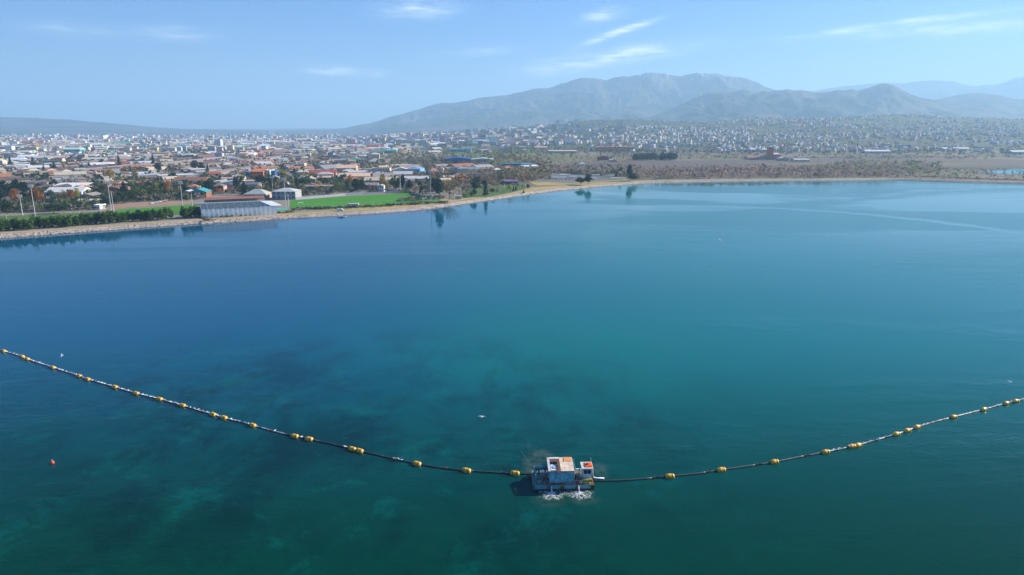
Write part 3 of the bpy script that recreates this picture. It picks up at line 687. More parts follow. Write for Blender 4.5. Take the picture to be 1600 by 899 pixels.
# the row of cypresses on the left bank
x = -30
while x < 316:
    if not (272 < x < 281) :
        yb = shore_y(x) - 10.5 + tr_.uniform(-1, 1)
        tpx('hedge', x + tr_.uniform(-1, 1), yb, tr_.uniform(17, 23) * (1 - .12 * (x / 316)), tr_.uniform(10, 13.5), 'dark green cypress in the tight row on the left bank', 'row of cypresses on the left bank')
    x += 6.6 + tr_.uniform(-.8, .8)
for (k_, px, py, h, w, lb) in [
    ('orange', 25, 322, 27, 18, 'brown orange tree left of the first pair of masts'), ('orange', 58, 322, 30, 20, 'rusty orange tree behind the second mast'), ('orange', 64, 320, 23, 14, 'small orange tree beside the rusty one'),
    ('lime', 121, 314, 20, 13, 'lime yellow tree above the shore trees'), ('orange', 114, 316, 20, 12, 'orange brown tree beside the lime yellow one'), ('tan', 100, 316, 20, 24, 'broad straw tree left of the lime yellow one'),
    ('orange', 262, 306, 22, 13, 'glowing orange tree behind the clay ground'), ('olive', 240, 309, 22, 22, 'broad olive tree left of the glowing orange tree'), ('olive', 220, 312, 20, 22, 'olive tree behind the clay ground'),
    ('dark', 10, 312, 30, 24, 'big dark evergreen at the far left'), ('dark', 28, 304, 24, 20, 'dark evergreen behind the brown orange tree'), ('dark', 40, 306, 22, 18, 'dark evergreen between the orange trees'), ('dark', 0, 318, 24, 24, 'dark bushy evergreen cut by the left edge'),
    ('green', 12, 335, 22, 22, 'green tree just behind the cypress row'), ('green', 84, 334, 16, 24, 'low green tree behind the cypress row'), ('green', 100, 333, 14, 18, 'low dark green tree by the goal posts'),
    ('dark', 165, 325, 18, 16, 'dark tree beside the tall twin mast'), ('green', 182, 322, 18, 18, 'green tree left of the clay ground'), ('green', 192, 318, 20, 18, 'green tree behind the clay ground, left one'), ('green', 208, 317, 17, 18, 'green tree behind the clay ground, right one'),
    ('dark', 196, 312, 28, 14, 'tall dark tree above the clay ground'), ('conifer', 187, 263, 20, 7, 'dark conifer clump between brown roofs'), ('yellow', 172, 284, 22, 22, 'golden tree among the brown sheds'), ('yellow', 212, 284, 22, 12, 'tall golden tree beside the brown sheds'),
    ('yellow', 440, 279, 14, 17, 'golden tree right of the blue block'), ('orange', 446, 280, 10, 10, 'orange tree beside the golden one'), ('conifer', 464, 297, 20, 7, 'dark slender conifer behind the corner mast'),
    ('conifer', 382, 305, 20, 12, 'dark conifer beside the pale hipped house'), ('dark', 328, 301, 22, 20, 'dark tree right of the turquoise roof'), ('dark', 370, 300, 24, 12, 'dark tree behind the red stand roof'), ('dark', 408, 292, 18, 22, 'dark tree mass behind the hipped house'),
    ('dark', 425, 292, 18, 20, 'dark tree left of the corner mast'), ('green', 475, 293, 16, 20, 'green tree behind the grey hall'), ('yellow', 598, 293, 22, 12, 'golden tree in front of the cream flats'), ('yellow', 605, 297, 15, 8, 'yellow tree right of the cream flats'),
    ('orange', 547, 290, 16, 10, 'orange brown tree behind the pitch'), ('dark', 557, 303, 24, 16, 'dark tree behind the pitch centre'), ('dark', 566, 300, 18, 14, 'dark green tree beside the pitch wall'), ('olive', 527, 303, 18, 18, 'olive tree left of the dark one'), 
    ('green', 618, 298, 22, 20, 'green tree behind the right mast'), ('dark', 630, 298, 26, 10, 'tall dark tree right of the white mast'), ('dark', 640, 301, 20, 12, 'dark tree behind the pitch corner'),
    ('dark', 686, 314, 36, 16, 'tall dark evergreen at the pitch corner'), ('dark', 680, 304, 26, 14, 'dark evergreen behind the grey mast'), ('tan', 703, 309, 30, 30, 'big straw yellow tree by the shore'), ('yellow', 697, 302, 22, 16, 'yellow green tree beside the tall evergreen'),
    ('dark', 744, 292, 16, 12, 'dark round tree on the park lawn'), ('conifer', 759, 306, 24, 9, 'tall dark conifer near the shore path'), ('dark', 741, 308, 13, 10, 'small dark shore tree'), ('green', 737, 309, 10, 8, 'small green shore tree'),
    ('green', 770, 303, 9, 9, 'small green bush tree in the park'), ('lime', 797, 300, 12, 10, 'lime bush near the lilac roof'), ('conifer', 802, 299, 7, 4, 'small dark conifer near the point'), ('conifer', 806, 298, 7, 4, 'small dark conifer at the park end'),
    ('green', 825, 297, 10, 7, 'green tree at the root of the point'), ('dark', 919, 289.5, 18, 15, 'big dark round tree at the waterside'), ('dark', 907, 289, 12, 18, 'dark bushes left of the big round tree'), ('dark', 989, 283.5, 13, 17, 'wide dark tree by the bare wood'),
    ('dark', 983, 283, 26, 10, 'tall dark tree rising behind the wide one'), ('dark', 969, 276, 15, 8, 'slim dark tree left of the wide one'), ('dark', 958, 274, 9, 12, 'low dark tree behind the pale canopies'), ('orange', 867, 268, 8, 8, 'reddish bush behind the car park'), ('orange', 842, 270, 8, 9, 'reddish tree by the blue warehouse'),
    ('conifer', 86, 268, 14, 7, 'dark conifer among brown roofs, middle left'), ('conifer', 69, 268, 10, 5, 'dark conifer left of the brown roofs'), ('conifer', 17, 262, 16, 8, 'dark conifer at the far left of town'), ('conifer', 52, 258, 12, 8, 'dark conifer behind the left roofs'), ('conifer', 139, 263, 9, 5, 'lone dark conifer on the brown roofs line'),
    ('conifer', 138, 250, 10, 5, 'far dark conifer above the lone one'), ('conifer', 240, 262, 20, 8, 'dark tall tree in the street gap'), ('dark', 248, 272, 18, 12, 'dark blue green tree mass in the street gap'), ('dark', 270, 282, 12, 16, 'dark tree mass before the brown shed'), ('dark', 305, 268, 18, 14, 'dark tree row behind the brown shed, left'),
    ('dark', 316, 270, 16, 14, 'dark tree row behind the brown shed, right'), ('conifer', 325, 272, 16, 6, 'dark conifer at the end of the tree row'), ('dark', 660, 300, 10, 12, 'low dark tree behind the parked cars'), ('green', 650, 288, 9, 16, 'green tree below the blue hipped roof'), ('conifer', 818, 302, 5, 4, 'tiny conifer on the bank'),
]:
    tpx(k_, px, py, h, w, lb); p_ = at(px, py, Z); take(p_.x, p_.y, 7)

# ------------------------------------------------------------------ buildings
C = dict(white=(.72, .72, .70), cream=(.62, .54, .40), grey=(.38, .39, .40), lgrey=(.52, .53, .54), brown=(.22, .16, .14), taupe=(.30, .25, .235), red=(.42, .09, .05), terra=(.42, .18, .10), rust=(.26, .13, .085),
         blue=(.03, .13, .34), sky=(.22, .40, .60), teal=(.05, .30, .32), green=(.06, .30, .18), mint=(.48, .68, .58), orange=(.62, .20, .07), pink=(.58, .36, .34), yellow=(.60, .52, .22), lilac=(.26, .16, .34), slate=(.16, .18, .22), peach=(.62, .42, .30), navy=(.02, .10, .26), silver=(.58, .62, .66))
CN = dict(white='white', cream='cream', grey='grey', lgrey='ashen', brown='brown', taupe='taupe', red='red', terra='terracotta', rust='rust brown', blue='blue', sky='light blue', teal='turquoise', green='green', mint='mint', orange='orange', pink='pink', yellow='yellow', lilac='lilac', slate='dark grey', peach='peach', navy='deep blue', silver='silver')
def roof_geo(b, kind, w, d, h, c, rh=None, ov=.4, cv=None):
    x, y = w / 2 + ov, d / 2 + ov; rh = rh if rh is not None else {'flat': .35, 'gable': min(w, d) * .16, 'hip': min(w, d) * .22, 'barrel': min(w, d) * .16, 'shed': .12 * d, 'saw': 1.6}[kind]
    if kind == 'flat':
        b.box(-x, x, -y, y, h + .02, h + .3, c); t = .35; b.box(-x, x, -y, -y + t, h + .3, h + .9, c); b.box(-x, x, y - t, y, h + .3, h + .9, c); b.box(-x, -x + t, -y + t, y - t, h + .3, h + .9, c); b.box(x - t, x, -y + t, y - t, h + .3, h + .9, c)
    elif kind == 'gable':      # ridge along the longer side
        if w >= d: b.add([(-x, -y, h), (x, -y, h), (x, y, h), (-x, y, h), (-x, 0, h + rh), (x, 0, h + rh), (-x, -y, h + .25), (x, -y, h + .25), (x, y, h + .25), (-x, y, h + .25)], [(0, 3, 2, 1), (6, 7, 5, 4), (8, 9, 4, 5), (7, 8, 5), (9, 6, 4), (0, 1, 7, 6), (1, 2, 8, 7), (2, 3, 9, 8), (3, 0, 6, 9)], c)
        else: b.add([(-x, -y, h), (x, -y, h), (x, y, h), (-x, y, h), (0, -y, h + rh), (0, y, h + rh), (-x, -y, h + .25), (x, -y, h + .25), (x, y, h + .25), (-x, y, h + .25)], [(0, 3, 2, 1), (9, 6, 4, 5), (7, 8, 5, 4), (6, 7, 4), (8, 9, 5), (0, 1, 7, 6), (1, 2, 8, 7), (2, 3, 9, 8), (3, 0, 6, 9)], c)
    elif kind == 'hip':
        k = min(x, y) * .95
        r0, r1 = ((-x + k, 0, h + rh), (x - k, 0, h + rh)) if w >= d else ((0, -y + k, h + rh), (0, y - k, h + rh))
        vs = [(-x, -y, h), (x, -y, h), (x, y, h), (-x, y, h), r0, r1]
        fs = [(0, 3, 2, 1), (0, 1, 5, 4), (2, 3, 4, 5), (1, 2, 5), (3, 0, 4)] if w >= d else [(0, 3, 2, 1), (3, 0, 4, 5), (1, 2, 5, 4), (0, 1, 4), (2, 3, 5)]
        b.add(vs, fs, c)
    elif kind == 'barrel':
        n = 8; vs = []; al = w >= d; L, Wd = (x, y) if al else (y, x)
        for s in (-L, L):
            for i in range(n + 1):
                a = math.pi * i / n; q = -Wd * math.cos(a); z = h + rh * math.sin(a); vs.append((s, q, z) if al else (-q, s, z))
        fs = [(i, i + n + 1, i + n + 2, i + 1)[::-1] for i in range(n)] + [tuple(range(n + 1)), tuple(range(2 * n + 1, n, -1))]
        b.add(vs, fs, c)
    elif kind == 'shed':
        b.add([(-x, -y, h), (x, -y, h), (x, y, h + rh), (-x, y, h + rh), (-x, -y, h + .3), (x, -y, h + .3), (x, y, h + rh + .3), (-x, y, h + rh + .3), ], [(0, 3, 2, 1), (4, 5, 6, 7), (0, 1, 5, 4), (1, 2, 6, 5), (2, 3, 7, 6), (3, 0, 4, 7)], c)
    elif kind == 'saw':
        n = max(2, int(w / 14)); s = 2 * x / n; g_ = (.20, .26, .30)
        for i in range(n):
            a = -x + i * s; e = a + s
            b.add([(a, -y, h), (e, -y, h), (e, y, h), (a, y, h), (e, -y, h + rh * 1.6), (e, y, h + rh * 1.6)], [(0, 3, 2, 1), (3, 0, 4, 5), (1, 2, 5, 4), (0, 1, 4), (2, 3, 5)], [c, c, g_, c, c])
    return rh
BC = [0]
def building(name, cat, x, y, w, d, h, rot, roof, cw, cr, label, group=None, detail=0, floors=0, rh=None, bays=0, z=None, lx=None):
    """detail 0: one mesh; 1: walls and roof; 2: with windows and doors"""
    z = gz(x, y) if z is None else z; cw_ = C[cw] if isinstance(cw, str) else cw; cr_ = C[cr] if isinstance(cr, str) else cr
    jt = rnd.uniform(.85, 1.12); cw_ = tuple(q * jt for q in cw_); jt = rnd.uniform(.8, 1.15); cr_ = tuple(min(q * jt, .8) for q in cr_)
    take(x, y, w * .5, d * .5)
    if detail == 0:
        b = MB(); b.box(-w / 2, w / 2, -d / 2, d / 2, -1.5, h, cw_)
        hh = h / max(floors, 1)
        gcol = (.07, .08, .10)
        if floors:
            n = max(2, int(w / 4.5)); nd = max(1, int(d / 5))
            for f_ in range(floors):
                for i in range(n):
                    a = -w / 2 + (i + .5) * w / n; b.box(a - .75, a + .75, -d / 2 - .06, -d / 2 + .1, f_ * hh + hh * .35, f_ * hh + hh * .8, gcol)
        roof_geo(b, roof, w, d, h, cr_, rh); o = b.build(name, M_BLD, None, loc=(x, y, z), rz=rot)
        later(o, label, cat, group, lx); return o
    r = empty(name, (x, y, z), rot)
    b = MB(); b.box(-w / 2, w / 2, -d / 2, d / 2, -1.5, h, cw_)
    b.build('wall', M_BLD, r)
    b = MB(); roof_geo(b, roof, w, d, h + .01, cr_, rh); b.build('roof', M_BLD, r)
    if detail >= 2:
        fl = max(floors, 1); hh = h / fl; n = bays or max(2, min(9, int(w / 4.5)))
        ww, wh = min(2.0, w / n * .5), min(hh * .42, 1.6)
        key = (round(ww, 1), round(wh, 1))
        def wmesh():
            if key not in WM:
                q = MB(); q.box(-ww / 2, ww / 2, -.05, .08, -wh / 2, wh / 2, (.1, .1, .1)); o_ = q.build('window', M_GLS); WM[key] = o_.data; bpy.data.objects.remove(o_)
            return WM[key]
        for f_ in range(fl):
            for i in range(n):
                if f_ == 0 and i == n // 2: continue
                put('window', wmesh(), r, (-w / 2 + (i + .5) * w / n, -d / 2, f_ * hh + hh * .58))
        q = MB(); dw = 1.2 if floors >= 2 else min(3.2, w * .12 + .8); q.box(-dw / 2, dw / 2, -.09, .05, 0, min(h * .7, 2.4 if floors >= 2 else 3.6), tuple(k_ * .45 for k_ in cr_))
        q.build('door', M_BLD, r, loc=(-w / 2 + (n // 2 + .5) * w / n, -d / 2, 0))
    later(r, label, cat, group, lx)
    return r
WM = {}
def bpx(name, cat, x0, x1, yb, hp, dm, roof, cw, cr, label, rot=0.0, detail=1, floors=0, rh=None, bays=0, group=None):
    """building whose near base runs x0..x1 at height yb in the photograph, walls hp pixels high, dm metres deep"""
    p = at((x0 + x1) / 2, yb, Z); k = F / (CP * p.y + SP * (CAMH - Z)); w = (x1 - x0) / k; h = hp / k / CP
    ca, sa = math.cos(rot), math.sin(rot)
    return building(name, cat, p.x - sa * dm / 2, p.y + ca * dm / 2, w / max(abs(ca), .5), dm, h, rot, roof, cw, cr, label, group, detail, floors, rh, bays)

# ---- the pale hall on the shore
M_DKR = material('dark_roof', .55, (.06, .085, .09), noise=(.6, .6, 1.5))
def hall():
    a, b_ = at(315, 341.3, Z), at(433, 335.4, Z); L = (b_ - a).length; ang = math.atan2(b_.y - a.y, b_.x - a.x)
    r = empty('sports_hall', a, ang); H0, H1, D = 7.0, 9.6, 16.0
    n = 16; s = L / n
    for i in range(n):                      # facade panels stand a little apart, seams between them
        if i == 0: q = MB(); q.box(.08, s - .08, -.12, .12, 0, H0, (.74, .84, .87)); o_ = q.build('facade_panel', M_CLEAN, r); PM = o_.data
        else: put('facade_panel', PM, r, (s * i, 0, 0))
    q = MB(); q.box(0, L, .13, D, 0, H0 - .5, (.30, .38, .42)); q.build('wall', M_BLD, r)
    q = MB(); q.add([(-.3, -.2, H0 + .02), (L * .80, -.2, H0 + .02), (L * .80, D, H1), (-.3, D, H1)], [(0, 1, 2, 3)], (.07, .11, .13))
    q.add([(-.3, D, H1), (L * .80, D, H1), (L * .80, D, H0 - .4), (-.3, D, H0 - .4)], [(0, 3, 2, 1)], (.3, .3, .3)); q.build('glass_roof', M_DKR, r)
    n = 9
    for i in range(n + 1):
        q = MB(); x_ = L * .80 * i / n; q.tube([(x_, -.1, H0 + .1), (x_, D, H1 + .1)], .12, (.35, .42, .45), 4); q.build('roof_rib', M_CLEAN, r)
    q = MB(); q.box(-1.2, L * .82, D, D + 1.2, H1 - .4, H1 + .7, (.75, .78, .78)); q.build('ridge_beam', M_CLEAN, r)
    q = MB(); q.add([(L * .80, D + 1.2, H1 + .5), (L * .98, D + 1.2, H1 - .2), (L + 4.5, -.2, H0 + .25), (L * .93, -.2, H0 + .25), (L * .80, D + 1.2, H1), (L * .98, D + 1.2, H1 - .6), (L + 4.5, -.2, H0 - .1), (L * .93, -.2, H0 - .1)],
                    [(0, 3, 2, 1), (4, 5, 6, 7), (3, 7, 6, 2), (2, 6, 5, 1), (0, 4, 7, 3), (0, 1, 5, 4)], (.72, .74, .74)); q.build('end_roof', M_CLEAN, r)
    q = MB(); q.add([(L * .80, .1, H0 + .02), (L * .93, -.1, H0 + .2), (L * .80, D, H1)], [(0, 1, 2)], (.1, .16, .18)); q.build('roof_gable', M_GLS, r)
    for i in range(15):
        q = MB(); q.tube([(s * (i + .5), -.6, 0), (s * (i + .5), -.6, H0 + rnd.uniform(-.8, 1.6))], .09, (.7, .75, .76), 5); q.build('facade_post', M_CLEAN, r)
    tag(r, 'long pale blue panelled sports hall with dark glass roof standing on the shore', 'sports hall')
    c = MB(); c.add([(0, 0, 3), (9, 0, 2.6), (9, 7, 3.4), (0, 7, 3.8), (0, 0, 2.9), (9, 0, 2.5), (9, 7, 3.3), (0, 7, 3.7)], [(0, 1, 2, 3), (7, 6, 5, 4), (0, 4, 5, 1), (1, 5, 6, 2), (2, 6, 7, 3), (3, 7, 4, 0)], (.05, .42, .30))
    rr2 = empty('canopy', at(432, 334, Z), ang); c.build('awning', M_CLEAN, rr2)
    for (u, v) in ((.3, .3), (8.7, .3), (.3, 6.7), (8.7, 6.7)):
        q = MB(); q.tube([(u, v, 0), (u, v, 2.8)], .08, (.6, .6, .6), 5); q.build('post', M_CLEAN, rr2)
    tag(rr2, 'green canopy at the right end of the pale sports hall', 'canopy')
    take(*at(375, 330, Z).xy, 30)
hall()
# red roofed stand behind it
def stand():
    a, b_ = at(320, 320.5, Z), at(414, 316.5, Z); L = (b_ - a).length; ang = math.atan2(b_.y - a.y, b_.x - a.x)
    r = empty('grandstand', a, ang)
    q = MB(); q.add([(0, -2, 4.6), (L, -2, 4.6), (L, 7, 6.0), (0, 7, 6.0), (0, -2, 4.4), (L, -2, 4.4), (L, 7, 5.8), (0, 7, 5.8)], [(0, 1, 2, 3), (7, 6, 5, 4), (0, 4, 5, 1), (1, 5, 6, 2), (2, 6, 7, 3), (3, 7, 4, 0)], (.30, .12, .09)); q.build('roof', M_BLD, r)
    q = MB(); q.box(0, L, 6, 6.6, 0, 5.6, (.55, .45, .38)); q.build('wall', M_BLD, r)
    for i in range(4):
        q = MB(); q.box(0, L, i * 1.4, 6, i * .5, i * .5 + .5, (.42, .42, .42)); q.build('step', M_BLD, r)
    for i in range(20):
        q = MB(); q.tube([(.5 + i * (L - 1) / 19, -1.5, 0), (.5 + i * (L - 1) / 19, -1.5, 4.4)], .09, (.7, .68, .62), 5); q.build('column', M_CLEAN, r)
    tag(r, 'long covered grandstand with a dull red roof behind the pale sports hall', 'grandstand')
stand()
# ---- buildings one can tell apart
H = [ # name cat x0 x1 yb hp depth roof wall roofcol label rot detail floors rh bays
 ('warehouse', 'warehouse', 80, 127, 298, 5, 26, 'shed', 'lgrey', 'white', 'long white roofed shed behind the lime yellow tree', .10, 2, 1, 3.0, 7),
 ('warehouse', 'warehouse', 118, 150, 312, 4, 22, 'gable', 'brown', 'taupe', 'low grey brown roofed shed right of the lime yellow tree', .1, 2, 1, None, 5),
 ('warehouse', 'warehouse', 120, 152, 320, 4, 14, 'gable', 'taupe', 'cream', 'cream roofed low shed behind the cypress row', .1, 2, 1, None, 5),
 ('house', 'house', 148, 156, 328, 6, 9, 'flat', 'lgrey', 'white', 'small pale cabin with a white door beside the clay ground', 0, 2, 1, None, 2),
 ('warehouse', 'warehouse', 160, 188, 305, 7, 30, 'barrel', 'rust', 'rust', 'dark red rounded shed behind the twin mast', .2, 1, 1, 3.5, 0),
 ('house', 'house', 198, 226, 292, 5, 14, 'gable', 'red', 'terra', 'small red and white house above the green trees', 0, 2, 1, None, 4),
 ('house', 'house', 282, 300, 306, 5, 14, 'gable', 'white', 'white', 'white roofed open shelter left of the turquoise roof', .1, 2, 1, None, 4),
 ('warehouse', 'warehouse', 298, 322, 309, 8, 20, 'gable', 'rust', 'teal', 'turquoise roofed building behind the sports hall', .15, 2, 1, 3.4, 5),
 ('house', 'house', 381, 416, 311, 7, 18, 'hip', 'peach', (.40, .45, .42), 'pale house with a grey green hipped roof behind the red stand', .0, 2, 1, 4.6, 6),
 ('house', 'house', 385, 398, 294, 6, 12, 'gable', 'slate', 'cream', 'house with pale gable roof among dark trees', .0, 2, 1, None, 3),
 ('house', 'house', 352, 364, 296, 7, 12, 'gable', 'cream', 'lgrey', 'narrow cream house behind the red stand', .0, 2, 2, None, 3),
 ('apartment_block', 'apartment block', 425, 462, 312, 12, 20, 'hip', 'grey', 'lgrey', 'grey house with a pale hipped roof beside the corner mast', .0, 2, 2, 3, 5),
 ('warehouse', 'warehouse', 391, 412, 279, 10, 22, 'shed', 'orange', 'orange', 'orange red block left of the mint facade', .0, 2, 2, 3, 4),
 ('apartment_block', 'apartment block', 412, 422, 278.5, 11, 20, 'flat', 'mint', 'white', 'mint facade block between orange and blue', .0, 2, 3, None, 3),
 ('apartment_block', 'apartment block', 422.3, 430, 278, 10, 20, 'flat', 'blue', 'slate', 'narrow blue block right of the mint facade', .0, 2, 3, None, 3),
 ('warehouse', 'warehouse', 376, 392, 277, 6, 20, 'gable', 'blue', 'blue', 'small deep blue shed left of the orange block', .0, 2, 1, None, 4),
 ('warehouse', 'warehouse', 383, 401, 244, 3, 60, 'gable', 'terra', 'red', 'bright red roofed hall far behind the orange block', .0, 1, 1, 4, 0),
 ('warehouse', 'warehouse', 400, 416, 256, 4, 30, 'saw', 'slate', 'lgrey', 'dark fronted hall with pale toothed roof', .0, 1, 1, None, 0),
 ('apartment_block', 'apartment block', 335.5, 345, 230, 11, 25, 'flat', 'silver', 'white', 'tall white tower standing over the industrial roofs', .0, 2, 6, None, 3),
 ('apartment_block', 'apartment block', 409, 416, 239, 10, 22, 'flat', 'lgrey', 'grey', 'grey tower left of the pale roofs', .0, 2, 5, None, 2),
 ('warehouse', 'warehouse', 451, 500, 271, 3, 45, 'saw', 'slate', 'silver', 'silver striped industrial hall behind the grey trees', -.25, 1, 1, 1.2, 0),
 ('house', 'house', 462, 476, 265, 8, 12, 'flat', 'cream', 'white', 'cream cube house behind the silver hall', .0, 2, 2, None, 3),
 ('warehouse', 'warehouse', 468, 520, 298, 6, 12, 'gable', 'silver', 'taupe', 'long low school building with white window piers', .05, 2, 1, 1.6, 12),
 ('warehouse', 'warehouse', 540, 596, 276, 4, 40, 'gable', 'slate', 'lgrey', 'wide low hall with pale green grey roof left of the cream flats', -.06, 2, 1, 4, 8),
 ('apartment_block', 'apartment block', 582, 609, 275, 11, 16, 'flat', 'cream', 'cream', 'cream block of flats with a grid of dark windows', .0, 2, 4, None, 7),
 ('house', 'house', 590, 600, 300, 9, 12, 'gable', 'white', 'cream', 'white gabled house behind the pitch', .0, 2, 2, None, 3),
 ('house', 'house', 566, 590, 296, 6, 16, 'gable', 'lilac', 'taupe', 'brown roofed low house with dark front behind the pitch', .1, 2, 1, None, 4),
 ('warehouse', 'warehouse', 635, 657, 274, 9, 30, 'hip', 'sky', 'sky', 'broad blue grey hipped hall with a small white turret', -.1, 2, 1, 3.5, 5),
 ('warehouse', 'warehouse', 655, 690, 275, 5, 22, 'gable', 'pink', 'sky', 'low blue roofed hall beside the hipped one', .0, 2, 1, 2, 6),
 ('house', 'house', 686, 693, 272, 8, 10, 'gable', 'white', 'peach', 'narrow white gable house right of the blue roofs', .0, 2, 2, None, 2),
 ('warehouse', 'warehouse', 696, 736, 256, 7, 55, 'gable', 'navy', 'blue', 'big deep blue factory hall, left half', .03, 2, 1, 3, 9),
 ('warehouse', 'warehouse', 736, 772, 255, 5, 50, 'gable', 'slate', 'mint', 'dark hall with white green roof right of the deep blue factory', .05, 2, 1, 3, 9),
 ('warehouse', 'warehouse', 704, 736, 238, 4, 50, 'gable', 'teal', 'teal', 'teal hall behind the deep blue factory', .0, 1, 1, 2, 0),
 ('warehouse', 'warehouse', 783, 813, 264, 7, 40, 'flat', 'blue', 'teal', 'blue warehouse with a turquoise roof edge', .0, 2, 1, None, 6),
 ('warehouse', 'warehouse', 813.3, 832, 264, 7, 36, 'flat', 'blue', 'sky', 'blue hall carrying white zigzag signs beside the turquoise edged warehouse', .0, 2, 1, None, 4),
 ('warehouse', 'warehouse', 832, 850, 262, 5, 30, 'gable', 'lilac', 'rust', 'dark plum hall beside the zigzag signs', .0, 2, 1, None, 4),
 ('warehouse', 'warehouse', 784, 809, 289, 5, 12, 'shed', 'slate', 'lilac', 'long low building with a plum violet roof by the lawn', .02, 2, 1, 1.0, 8),
 ('warehouse', 'warehouse', 580, 616, 240, 4, 50, 'gable', 'teal', 'green', 'green roofed hall with a blue front in the middle distance', .0, 1, 1, 3, 0),
 ('warehouse', 'warehouse', 574, 592, 232, 4, 40, 'gable', 'red', 'red', 'crimson hall behind the green roof', .0, 1, 1, 3, 0),
 ('apartment_block', 'apartment block', 899, 915, 223, 7, 22, 'flat', 'cream', 'white', 'pair of cream silo like blocks left of the orange factory', .0, 2, 4, None, 5),
 ('warehouse', 'warehouse', 857, 902, 240, 3.5, 60, 'gable', 'peach', 'cream', 'long peach and white hall left of the orange factory', .02, 2, 1, 2, 9),
 ('warehouse', 'warehouse', 933, 991, 237, 6.5, 60, 'saw', 'orange', 'terra', 'long orange factory with a stepped roof', .0, 2, 1, 1.4, 9),
 ('warehouse', 'warehouse', 935, 951, 251, 5, 26, 'gable', 'red', 'terra', 'short brick red shed in front of the orange factory', .0, 2, 1, None, 4),
 ('warehouse', 'warehouse', 953, 964, 253, 2, 20, 'gable', 'lilac', 'white', 'small hall with a gleaming white roof right of the brick red shed', .0, 1, 1, None, 0),
 ('warehouse', 'warehouse', 904, 919, 264, 3, 24, 'barrel', 'white', 'white', 'white domed tent hall in front of the olive field', .0, 1, 1, 6.0, 0),
 ('house', 'house', 885, 893, 264, 5, 10, 'flat', 'peach', 'cream', 'small peach house left of the white tent hall', .0, 2, 1, None, 2),
 ('warehouse', 'warehouse', 995, 1075, 232, 2.0, 30, 'flat', 'white', 'white', 'very long thin white building right of the orange factory', .0, 2, 1, None, 12),
 ('apartment_block', 'apartment block', 1006, 1016, 236, 10, 20, 'flat', 'cream', 'cream', 'cream house standing before the long thin white building', .0, 2, 3, None, 3),
 ('warehouse', 'warehouse', 1173, 1206, 238, 4, 50, 'gable', 'peach', 'white', 'pale pink hall behind the orange tower', .0, 2, 1, 2, 8),
 ('apartment_block', 'tower', 1200.5, 1207.5, 250, 18, 14, 'flat', 'orange', 'terra', 'orange red tower standing above the bare wood', .0, 2, 6, None, 2),
 ('warehouse', 'warehouse', 1208, 1219, 250, 8, 22, 'shed', 'pink', 'pink', 'pink house joined to the right of the orange tower', .0, 2, 2, None, 3),
 ('warehouse', 'warehouse', 1219, 1233, 252, 4, 20, 'gable', 'peach', 'cream', 'cream sheds right of the orange tower', .0, 2, 1, None, 4),
 ('warehouse', 'warehouse', 1168, 1199, 250, 3, 22, 'gable', 'peach', 'terra', 'low peach sheds left of the orange tower', .0, 2, 1, None, 7),
 ('warehouse', 'warehouse', 1241, 1265, 253, 2.5, 20, 'gable', 'cream', 'lgrey', 'long low pale building right of the orange tower', .0, 2, 1, None, 6),
 ('warehouse', 'warehouse', 1376, 1407, 232, 2, 26, 'flat', 'white', 'white', 'thin white hall before the hillside town', .0, 1, 1, None, 0),
 ('warehouse', 'warehouse', 1408, 1418, 234, 4, 26, 'flat', 'white', 'white', 'white block at the right end of the thin hall', .0, 1, 1, None, 0),
 ('warehouse', 'warehouse', 1352, 1392, 240, 3, 26, 'gable', 'lgrey', 'white', 'wide pale hall below the thin white hall', .0, 1, 1, None, 0),
 ('warehouse', 'warehouse', 1474, 1516, 236, 3, 30, 'gable', 'white', 'white', 'bright white hall near the right edge', .0, 1, 1, None, 0),
 ('warehouse', 'warehouse', 1533, 1550, 237, 6, 30, 'flat', 'white', 'terra', 'white hall with an orange end near the right edge', .0, 1, 1, None, 0),
 ('warehouse', 'warehouse', 1582, 1606, 241, 3, 30, 'gable', 'lgrey', 'white', 'pale hall cut by the right edge', .0, 1, 1, None, 0),
 ('warehouse', 'warehouse', 70, 86, 217.5, 4, 40, 'flat', 'cream', 'yellow', 'pale yellow block on the left horizon', .0, 1, 1, None, 0),
 ('warehouse', 'warehouse', 8, 46, 219, 3, 50, 'flat', 'pink', 'cream', 'long cream hall at the far left of the horizon', .0, 1, 1, None, 0),
 ('warehouse', 'warehouse', 0, 33, 234, 4, 60, 'gable', 'lilac', 'yellow', 'pale yellow roofed hall with plum wall at the left edge', .0, 1, 1, 3, 0),
 ('warehouse', 'warehouse', 32, 48, 237, 5, 30, 'barrel', 'grey', 'silver', 'silver rounded hall right of the plum wall', .0, 1, 1, 3, 0),
 ('warehouse', 'warehouse', 98, 124, 239, 5, 40, 'gable', 'teal', 'mint', 'pale mint roofed hall with a turquoise wall', .15, 1, 1, 5, 0),
 ('warehouse', 'warehouse', 447, 480, 217, 3, 80, 'flat', 'cream', 'yellow', 'long pale yellow hall on the horizon', .0, 1, 1, None, 0),
 ('warehouse', 'warehouse', 462, 485, 222, 3, 60, 'gable', 'cream', 'cream', 'second pale hall in front of the long yellow one', .0, 1, 1, None, 0),
 ('warehouse', 'warehouse', 512, 572, 221, 3, 60, 'gable', 'sky', 'silver', 'long light blue hall with silver roof in the distance', .0, 1, 1, 2, 0),
 ('warehouse', 'warehouse', 453, 488, 238, 3.5, 40, 'gable', 'lgrey', 'white', 'white hall in the middle distance above the cube house', .0, 1, 1, 2, 0),
 ('warehouse', 'warehouse', 482, 538, 237, 2, 20, 'gable', 'terra', 'cream', 'long thin cream shed in the middle distance', -.05, 1, 1, 1, 0),
 ('warehouse', 'warehouse', 512, 521, 249, 9, 20, 'flat', 'sky', 'slate', 'blue grey cube block in the middle distance', .0, 2, 2, None, 3),
